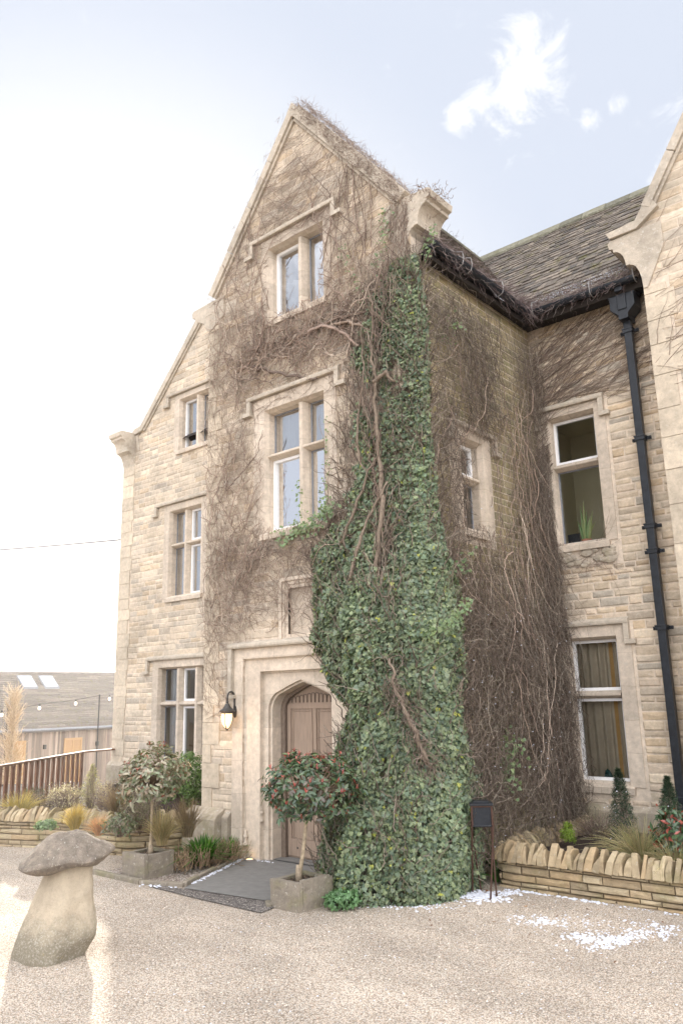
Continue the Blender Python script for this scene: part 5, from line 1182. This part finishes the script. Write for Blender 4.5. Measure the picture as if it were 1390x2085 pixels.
for s in (-1, 1): m.box(-.082, .082, s*.09-.006, s*.09+.006, .752, .764, fr=fr_); m.box(s*.09-.006, s*.09+.006, -.082, .082, .752, .764, fr=fr_)
at(r, m, 'frame', 'rust')
for cc, f in zip(cor, ft):
    m = MB(); m.tube([cc+Vector((0, 0, .60)), cc.lerp(f, .5)+Vector((0, 0, .3)), f+Vector((0, 0, -.01))], .0085, 6); at(r, m, 'leg', 'rust')
# things seen in the windows
def curtain(face, u0, u1, w, z0, z1, mat, label, nf=5, amp=.035, stripes=None):
    m = MB(); n = nf*10; V = []; 
    for k in range(n+1):
        t = k/n; u = u0+(u1-u0)*t; ww = w+amp*math.sin(t*nf*2*math.pi+.4*math.sin(t*9))+.01*math.sin(t*31)
        V += [face(u, ww, z0), face(u+.006*math.sin(t*20), ww*1.0, z1)]
    m.add(V, [(2*k, 2*k+2, 2*k+3, 2*k+1) for k in range(n)])
    o = m.build('curtain', mat, None, smooth=True); tag(o, label, 'curtain')
    if stripes:
        for a, b in stripes:
            ks = [k for k in range(n+1) if a <= k/n <= b]; mm = MB(); mm.add([Vector(V[2*k+j])+face.w*.004 for k in ks for j in (0, 1)], [(2*i, 2*i+2, 2*i+3, 2*i+1) for i in range(len(ks)-1)]); mm.build('stripe', 'curtain_gold', o, smooth=True)
    return o
curtain(FB, .13, .84, -.27, .66, 2.40, 'curtain_tan', 'closed beige curtain with one gold stripe in the right-hand ground floor window', 7, .026, [(.64, .69)])
curtain(FA, -2.30, -1.98, -.26, 3.66, 5.30, 'curtain_white', 'white curtain drawn to the left side of the large porch window', 4, .02)
curtain(FA, -1.60, -1.36, -.26, 3.66, 5.30, 'curtain_white', 'white curtain at the right side of the large porch window', 3, .02)
curtain(FA, -2.28, -1.74, -.26, 6.40, 7.05, 'curtain_white', 'white net curtain in the top gable window', 5, .012)
curtain(FD, -7.28, -6.30, -.26, 3.55, 5.20, 'curtain_white', 'white blind-like net curtain in the middle left window', 8, .010)
curtain(FD, -6.78, -6.62, -.30, .68, 2.36, 'curtain_tan', 'narrow beige curtain in the ground floor left window', 3, .02)
curtain(FD, -7.46, -7.22, -.30, .68, 2.36, 'curtain_white', 'pale curtain at the outer side of the ground floor left window', 3, .02)
curtain(FC, .78, .98, -.24, 3.5, 4.6, 'curtain_white', 'white curtain in the narrow side window', 3, .015)
m = MB(); m.box(-6.98, -6.60, -.34, -.33, 6.95, 7.32, fr=FD); o = m.build('roller_blind', 'curtain_white'); tag(o, 'white roller blind half down in the upper left gable window', 'blind')
# snake plant on the sill inside
r = empty('snake_plant', (.46, 2.87, 3.50)); tag(r, 'green snake plant standing behind the glass of the upper right window', 'potted plant')
m = MB(); m.lathe([(.05, 0), (.065, .09), (.07, .10), (.06, .10)], 14); at(r, m, 'pot', 'terracotta')
P_ = MB()
for x, h, l in ((-.035, .44, -.01), (-.01, .50, .01), (.02, .30, .05), (.05, .36, .06), (-.05, .26, -.05), (.035, .22, .10), (-.02, .33, -.03), (.0, .38, .03)):
    w = .016; V = []
    for k in range(7): t = k/6; ww = w*math.sin(math.pi*(t*.82+.14)); cx = x+l*t*t; V += [(cx-ww, -.004*math.sin(k), .09+h*t), (cx, .008, .09+h*t), (cx+ww, 0, .09+h*t)]
    c = random.choice([(.16, .26, .10), (.24, .34, .15), (.30, .34, .14)]); P_.add(V, [(3*k+j, 3*k+j+1, 3*k+j+4, 3*k+j+3) for k in range(6) for j in (0, 1)], c)
at(r, P_, 'blades', 'leaf')
m = MB(); m.box(.20, .36, -.262, -.25, 3.56, 3.70, fr=FB); o = m.build('picture_frame', 'black_iron'); tag(o, 'small dark picture frame on the sill of the upper right window', 'picture frame')
# leaf-shaped ornament on the sill below
r = empty('leaf_ornament', (.465, 2.84, .715)); r.rotation_euler.z = .3; tag(r, 'blue-green leaf-shaped ceramic ornament on the sill before the beige curtain', 'ornament'); RSk = RS
n = 26; a = RS.uniform(0, 2*math.pi, n); P = np.stack([.028*np.cos(a), .02*np.sin(a), RS.uniform(.03, .1, n)], 1); g = np.array([(.03, .12, .12), (.05, .17, .16)])[RS.randint(0, 2, n)]
o = leaves('leaves', P, np.stack([np.cos(a), np.sin(a), .3+0*a], 1), np.stack([np.cos(a)*.5, np.sin(a)*.3, .8+0*a], 1), RS.uniform(.06, .09, n), g, g*.6, IVY, IVYF, 'glossy_leaf', r)
m = MB(); m.lathe([(.03, 0), (.04, .03), (.035, .07), (.02, .09)], 12); at(r, m, 'body', 'ceramic', smooth=True)
# ------------------------------------------------------------------ snow
def blobs(name, P, S, flat, label, kind='stuff', mat='snow', cols=None):
    n = len(P); k = 7; a = np.arange(k)*2*math.pi/k; R1 = RS.uniform(.7, 1.25, (n, k)); T = np.zeros((n, 2*k+1, 3))
    T[:, :k, 0] = np.cos(a)*R1; T[:, :k, 1] = np.sin(a)*R1; T[:, k:2*k, 0] = np.cos(a)*R1*.7; T[:, k:2*k, 1] = np.sin(a)*R1*.7; T[:, k:2*k, 2] = flat*RS.uniform(.6, 1, (n, k)); T[:, 2*k, 2] = flat*1.15
    V = (P[:, None]+T*S[:, None, None]).reshape(-1, 3); F = [[i, (i+1) % k, k+(i+1) % k, k+i] for i in range(k)]; F2 = [[k+i, k+(i+1) % k, 2*k, 2*k] for i in range(k)]
    F = np.array(F); Fa = (F[None]+np.arange(n)[:, None, None]*(2*k+1)).reshape(-1, 4)
    me = bpy.data.meshes.new(name); tri = [[k+i, k+(i+1) % k, 2*k] for i in range(k)]; Fb = (np.array(tri)[None]+np.arange(n)[:, None, None]*(2*k+1)).reshape(-1, 3)
    me.from_pydata(V.tolist(), [], Fa.tolist()+Fb.tolist()); me.materials.append(MAT[mat]); me.polygons.foreach_set('use_smooth', [True]*len(me.polygons))
    cc = np.repeat(cols if cols is not None else np.ones((n, 3)), 2*k+1, 0); at_ = me.color_attributes.new('Col', 'FLOAT_COLOR', 'POINT'); at_.data.foreach_set('color', np.c_[cc, np.ones(len(cc))].astype(np.float32).ravel())
    o = link(bpy.data.objects.new(name, me)); tag(o, label, None, kind=kind); return o
def patch(cx, cy, sx, sy, n, s0, s1, rot=0.):
    q = RS.normal(0, .5, (n, 2))*np.array([sx, sy]); c, s = math.cos(rot), math.sin(rot); return np.stack([cx+q[:, 0]*c-q[:, 1]*s, cy+q[:, 0]*s+q[:, 1]*c, np.full(n, .001)], 1), RS.uniform(s0, s1, n)*RS.uniform(.5, 1, n)
L_ = [patch(1.82, -.52, .12, .28, 260, .009, .024, -.35), patch(1.62, -.58, .12, .10, 60, .01, .03), patch(2.0, -.15, .16, .16, 70, .008, .022), patch(1.5, -.3, .5, .3, 130, .005, .018), patch(1.15, -.35, .25, .15, 90, .006, .025, .3), patch(1.95, .05, .3, .12, 60, .006, .02),
      patch(.36, .06, .20, .17, 330, .012, .035), patch(.20, -.16, .10, .12, 70, .01, .022), patch(.52, .30, .10, .14, 90, .01, .025), patch(-.05, -.62, .28, .18, 60, .006, .018), patch(.25, -.45, .3, .2, 40, .006, .018), patch(-.62, -.92, .12, .06, 45, .008, .02)]
for (x0, y0, x1, y1, n, w, s) in ((.55, .42, 1.3, .44, 90, .02, .022), (1.3, .44, 2.3, .44, 60, .03, .016), (-2.66, .0, -2.12, -1.16, 150, .018, .020), (-2.10, -1.31, -2.5, -1.52, 24, .03, .02), (-.55, -.92, .3, -.45, 90, .05, .016), (-2.45, -.02, -2.2, .0, 24, .02, .014), (-1.35, .06, -1.2, .02, 12, .03, .014)):
    t = RS.rand(n); L_.append((np.stack([x0+(x1-x0)*t+RS.normal(0, w, n), y0+(y1-y0)*t+RS.normal(0, w, n), np.full(n, .012 if x0 < -1 else .001)], 1), RS.uniform(.3, 1, n)*s))
n = 420; L_.append((np.stack([RS.uniform(-.9, 3.2, n), RS.uniform(-3.3, .3, n), np.full(n, .001)], 1), RS.uniform(.003, .009, n)))
P = np.concatenate([a for a, b in L_]); S = np.concatenate([b for a, b in L_])
ok = ~((P[:, 0] > .42) & (P[:, 1] > .46)) & ~((P[:, 0] > .27) & (P[:, 1] > .52)) ; blobs('snow', P[ok], S[ok]*.8, .5, 'melting patches and crumbs of snow lying on the gravel')
u = RS.uniform(.2, 2.6, 150); z = RS.uniform(.5, 4.8, 150)*np.where(RS.rand(150) < .6, .55, 1); w = bulC(u, z)+.07; P = np.stack([w, u, z], 1); 
P2 = np.stack([RS.uniform(-.8, .2, 30), RS.uniform(-.85, -.3, 30), RS.uniform(.3, 1.8, 30)], 1); 
n = 320; t = RS.rand(n); A = np.stack([RS.uniform(.10, .20, n), .2+2.2*t, np.full(n, zG+.12)], 1); A2 = np.stack([.25+1.3*t, RS.uniform(2.33, 2.5, n), np.full(n, zG+.14)], 1); A2[:, 2] += (A2[:, 1]-2.33)*1.1
q = RS.rand(160); C1 = np.stack([1.05+RS.normal(0, .07, 40), 1.60+RS.normal(0, .05, 40), RS.uniform(.3, .8, 40)], 1)[:14]; C2 = np.stack([1.68+RS.normal(0, .06, 20), 1.20+RS.normal(0, .04, 20), RS.uniform(.35, .8, 20)], 1)[:5]; C3 = np.stack([RS.uniform(1.0, 2.3, 60), RS.uniform(.9, 1.2, 60), np.full(60, .245)], 1)
P = np.concatenate([P, A, A2[RS.rand(n) < .8], C1, C2, C3]); blobs('snow_flecks', P, RS.uniform(.003, .009, len(P)), .8, 'flecks of snow caught in the creeper, roof edge and planter')
# a few dead leaves on the gravel
n = 46; P = np.stack([RS.uniform(.2, 2.4, n), RS.uniform(-1.2, .3, n), np.full(n, .012)], 1); g = np.array([(.22, .10, .05), (.30, .17, .08), (.16, .09, .06)])[RS.randint(0, 3, n)]
o = leaves('fallen_leaves', P, RS.normal(0, .35, (n, 3))+np.array([0, 0, 1.]), RS.normal(0, 1, (n, 3)), RS.uniform(.02, .04, n), g, g, OVAL, OVALF, 'leaf'); tag(o, 'scattered brown dead leaves on the gravel', kind='stuff')
# loose chippings standing proud of the gravel, nearer the viewer
n = 15000; P = np.stack([RS.uniform(-3.2, 3.9, n), RS.uniform(-4.6, .2, n), np.full(n, -.001)], 1); ok = ~((P[:, 0] > .38) & (P[:, 1] > .40)) & ~((P[:, 0] < -.3) & (P[:, 1] > -1.55)) & ~((P[:, 0] < .3) & (P[:, 1] > -.9))
P = P[ok]; cc = np.array([(.52, .43, .34), (.60, .50, .41), (.40, .31, .24), (.64, .57, .49), (.46, .36, .28)])[RS.randint(0, 5, len(P))]*RS.uniform(.8, 1.15, (len(P), 1))
blobs('gravel_chippings', P, RS.uniform(.003, .0065, len(P)), .8, 'loose pale brown gravel chippings', mat='twig', cols=cc)
# ------------------------------------------------------------------ beyond the house: rail, festoon, tree, barn
r = empty('handrail', (-7.8, .4, .3)); tag(r, 'brown timber rail with flat upright slats behind the left planting bed', 'railing')
B = lambda x, y, z: Vector((x+7.8, y-.4, z-.3)); rp = [(-6.55, -1.29), (-8.62, 1.59), (-8.72, 2.28)]
m = MB()
for (a, b), (c, d) in zip(rp[:-1], rp[1:]):
    L = math.hypot(c-a, d-b); dx, dy = (c-a)/L, (d-b)/L; m.box(0, L, -.035, .035, .885, .915, fr=lambda x, y, z: B(a+dx*x-dy*y, b+dy*x+dx*y, z))
at(r, m, 'top_rail', 'rail_wood', bevel=.003)
L = math.hypot(rp[1][0]-rp[0][0], rp[1][1]-rp[0][1]); dx, dy = (rp[1][0]-rp[0][0])/L, (rp[1][1]-rp[0][1])/L
for k in range(19):
    s = .08+k*.19; 
    if s > L+.6: break
    if s < L: x, y, ex, ey = rp[0][0]+dx*s, rp[0][1]+dy*s, dx, dy
    else: ex, ey = (rp[2][0]-rp[1][0])/.697, (rp[2][1]-rp[1][1])/.697; x, y = rp[1][0]+ex*(s-L), rp[1][1]+ey*(s-L)
    m = MB(); m.box(-.012, .012, -.045, .045, .28, .885, fr=lambda p, q, z: B(x+ex*q*.35-ey*p+ex*p*.2+ -ey*q*.8*.0+ex*q*.65, y+ey*q+ex*p, z)); at(r, m, 'slat', 'rail_wood')
def festoon():
    r = empty('festoon_lights', (-14, 4, gh(-14, 4))); tag(r, 'string of round festoon bulbs hung between thin dark poles in front of the barn', 'string lights'); B = lambda x, y, z: Vector((x+14, y-4, z-gh(-14, 4)))
    m = MB(); m.tube([B(-14, -1.5, 1.55), B(-14, 1, 1.45), B(-14, 2.68, 1.58), B(-14, 3.66, 1.74), B(-14, 4.63, 1.83), B(-14, 5.3, 1.93), B(-14, 6.6, 1.95), B(-14, 8.5, 1.8)], .007, 5); at(r, m, 'wire', 'cable')
    for y, z in ((-.6, 1.40), (.5, 1.37), (1.7, 1.43), (2.73, 1.52), (3.66, 1.65), (4.63, 1.74), (5.6, 1.84), (6.6, 1.86), (7.6, 1.80)):
        m = MB(); m.lathe([(.016, .10), (.018, .06), (.02, .04)], 8, o=B(-14, y, z)); k = at(r, m, 'bulb_socket', 'cable'); m = MB(); m.lathe([(.012, .045), (.030, .02), (.034, -.01), (.024, -.035), (.004, -.045)], 10, o=B(-14, y, z)); m.build('bulb', 'bulb', k, smooth=True)
    for y, z in ((-1.5, 1.57), (2.87, 1.68), (5.3, 1.95), (8.5, 1.85)):
        m = MB(); m.tube([B(-14, y, gh(-14, y)), B(-14, y, z)], .016, 6); at(r, m, 'pole', 'cable')
festoon()
m = MB(); a, b = Vector((-8.75, 2.6, 4.93)), Vector((-60, 3, 12.6)); m.tube([a.lerp(b, t)-Vector((0, 0, 3*t*(1-t))) for t in np.linspace(0, 1, 20)], .012, 5); o = m.build('overhead_cable', 'cable'); tag(o, 'thin overhead cable running from the house corner to the left', 'cable')
def baretree(loc, h, w, seed, label, n=900, cols=None):
    global RS
    k_ = RS; RS = np.random.RandomState(seed); r = empty('bare_tree', loc); tag(r, label, 'tree', 'bare trees by the barn'); m = MB(); m.tube([(0, 0, 0), (.02, 0, h*.4), (0, .02, h*.95)], [.05, .035, .01], 7, c=(.38, .30, .22)); at(r, m, 'trunk', 'twig')
    z = RS.uniform(.18, .93, n)*h; a = RS.uniform(0, 2*math.pi, n); K = 8; P0 = np.stack([0*a, 0*a, z], 1); D = np.stack([np.cos(a)*.55, np.sin(a)*.55, np.full(n, .8)], 1); L = w*RS.uniform(.4, 1.1, n)*(1.15-z/h*.6)
    P = P0[:, None]+np.cumsum(np.repeat(D[:, None], K, 1)*(L/K)[:, None, None]+RS.normal(0, w*.03, (n, K, 3)), 1); C = np.array([(.55, .44, .30), (.48, .36, .24), (.62, .5, .36)])[RS.randint(0, 3, n)]
    tubes('crown', P, .007*np.linspace(1, .4, K)[None]*np.ones((n, 1)), C, 'twig', r); RS = k_; return r
baretree((-12.6, 2.30, gh(-12.6, 2.3)), 3.7, .62, 61, 'narrow bare tree with pale tan twigs at the left edge in front of the barn')
baretree((-16.5, 8.0, gh(-16.5, 8)), 2.7, .9, 62, 'low bare twiggy tree near the barn wall by the house corner', 600)
baretree((-15.5, 1.6, gh(-15.5, 1.6)), 3.0, .8, 63, 'wide bare bush at the far left edge before the barn', 500)
def barn():
    r = empty('barn', (-31, 15, -2.3)); tag(r, 'long timber-clad barn with a slate roof and two skylights beyond the left garden', 'barn'); O = Vector((31, -15, 2.3)); T = lambda x, y, z: Vector((x, y, z))+O
    y0, y1 = -25, 44; m = MB(); m.box(-37.2, -31, y0, y1, -2.3, .74, fr=T); at(r, m, 'wall', 'cladding')
    m = MB(); k = (3.25-.62)/3.4; zr = lambda x: 3.25-(x+34.2)*k
    m.prism([(-30.75, zr(-30.75)), (-34.2, 3.25), (-37.5, .70), (-37.5, .60), (-34.2, 3.12), (-30.75, zr(-30.75)-.12)], y0-.3, y1+.3, lambda p, q, s: T(p, s, q)); rf = at(r, m, 'roof', 'barn_slate')
    m = MB(); random.seed(9); s = 0; L = math.hypot(3.45, 3.45*k); ux, uz = -3.45/L, 3.45*k/L; row = 0
    while s < L-.1:
        y = 4.; h = .155
        while y < 26:
            l = random.uniform(.8, 2.2); c = random.choice([(.17, .145, .12), (.20, .17, .14), (.15, .128, .108)]); j = random.uniform(0, .01)
            P = [T(-30.75+ux*a+uz*b, yy, zr(-30.75)+uz*a-ux*b) for yy in (y, y+l-.01) for a, b in ((s, .025+j), (s, .05+j), (s+h*1.1, .006), (s+h*1.1, .03))]
            m.add(P, [(0, 1, 3, 2), (4, 6, 7, 5), (0, 4, 5, 1), (2, 3, 7, 6), (0, 2, 6, 4), (1, 5, 7, 3)], c); y += l
        s += h
    m.build('slates', 'slate', rf)
    m = MB(); m.tube([T(-34.2, y0-.3, 3.28), T(-34.2, y1+.3, 3.28)], .09, 8); m.build('ridge_tiles', 'barn_slate', rf)
    for a, b in ((13.28, 14.05), (14.42, 15.20)):
        m = MB(); x0, x1 = -33.12, -33.90; F_ = lambda x, y, w: T(x, y, zr(x)+.06+w)
        m.prism([(x0, zr(x0)+.05), (x1, zr(x1)+.05), (x1, zr(x1)+.14), (x0, zr(x0)+.14)], a, b, lambda p, q, s: T(p, s, q)); w = m.build('skylight', 'lead', rf)
        m = MB(); m.add([F_(x0-.06, a+.06, .085), F_(x0-.06, b-.06, .085), F_(x1+.06, b-.06, .085), F_(x1+.06, a+.06, .085)], [(0, 1, 2, 3)]); m.build('skylight_glass', 'skylight_glass', rf)
    m = MB(); m.tube([T(-30.68, y0, .58), T(-30.68, y1, .58)], .06, 6); at(r, m, 'gutter', 'lead')
    for a, b in ((14.36, 15.3), (11.6, 12.45), (18.6, 19.5)):
        m = MB(); z0, z1 = -1.9, .13
        for p in ((a, a+.08, z0, z1), (b-.08, b, z0, z1), (a+.08, b-.08, z1-.1, z1), (a+.08, b-.08, z0, z0+.1), ((a+b)/2-.03, (a+b)/2+.03, z0+.1, z1-.1), (a+.08, b-.08, -.95, -.88)): m.box(-31.02, -30.95, p[0], p[1], p[2], p[3], fr=T)
        w = at(r, m, 'window', 'win_oak'); m = MB(); m.box(-31.01, -30.985, a+.08, b-.08, z0+.1, z1-.1, fr=T); m.build('pane', 'win_amber', w)
    for y in (13.35, 16.1):
        m = MB(); m.box(-30.99, -30.85, y-.05, y+.05, -.30, -.10, fr=T); at(r, m, 'wall_lamp', 'lamp_metal')
simple('barn_slate', (.19, .17, .155), .9, var=.3, sc_=3); simple('win_oak', (.45, .28, .13), .6); simple('win_amber', (.42, .26, .13), .25)
barn()
def hills():
    m = MB(); N = 60
    for k in range(N):
        a = math.pi*(.42+.75*k/(N-1)); R = 420; h = 9+5*math.sin(k*.37)+3*math.sin(k*.9)
        p = (math.cos(a)*R, math.sin(a)*R); q = (math.cos(a)*R*1.3, math.sin(a)*R*1.3); m.v += [(p[0], p[1], -3), (q[0], q[1], h-6)]; m.c += [(1, 1, 1)]*2
        if k: m.f.append((2*k-2, 2*k, 2*k+1, 2*k-1))
    o = m.build('hills', 'grassland'); tag(o, kind='structure')
hills()

# ------------------------------------------------------------------ the misty air of the morning
def haze():
    m = MB(); m.box(-620, 600, -560, 720, -4, 16); mt = bpy.data.materials.new('haze'); mt.use_nodes = True; nt = mt.node_tree; nt.nodes.clear()
    o = nt.nodes.new('ShaderNodeOutputMaterial'); v = nt.nodes.new('ShaderNodeVolumePrincipled'); v.inputs['Color'].default_value = (.97, .96, .95, 1); v.inputs['Density'].default_value = .0007; v.inputs['Anisotropy'].default_value = .7
    nt.links.new(v.outputs[0], o.inputs['Volume']); MAT['haze'] = mt; ob = m.build('haze', 'haze'); tag(ob, kind='stuff')
haze()
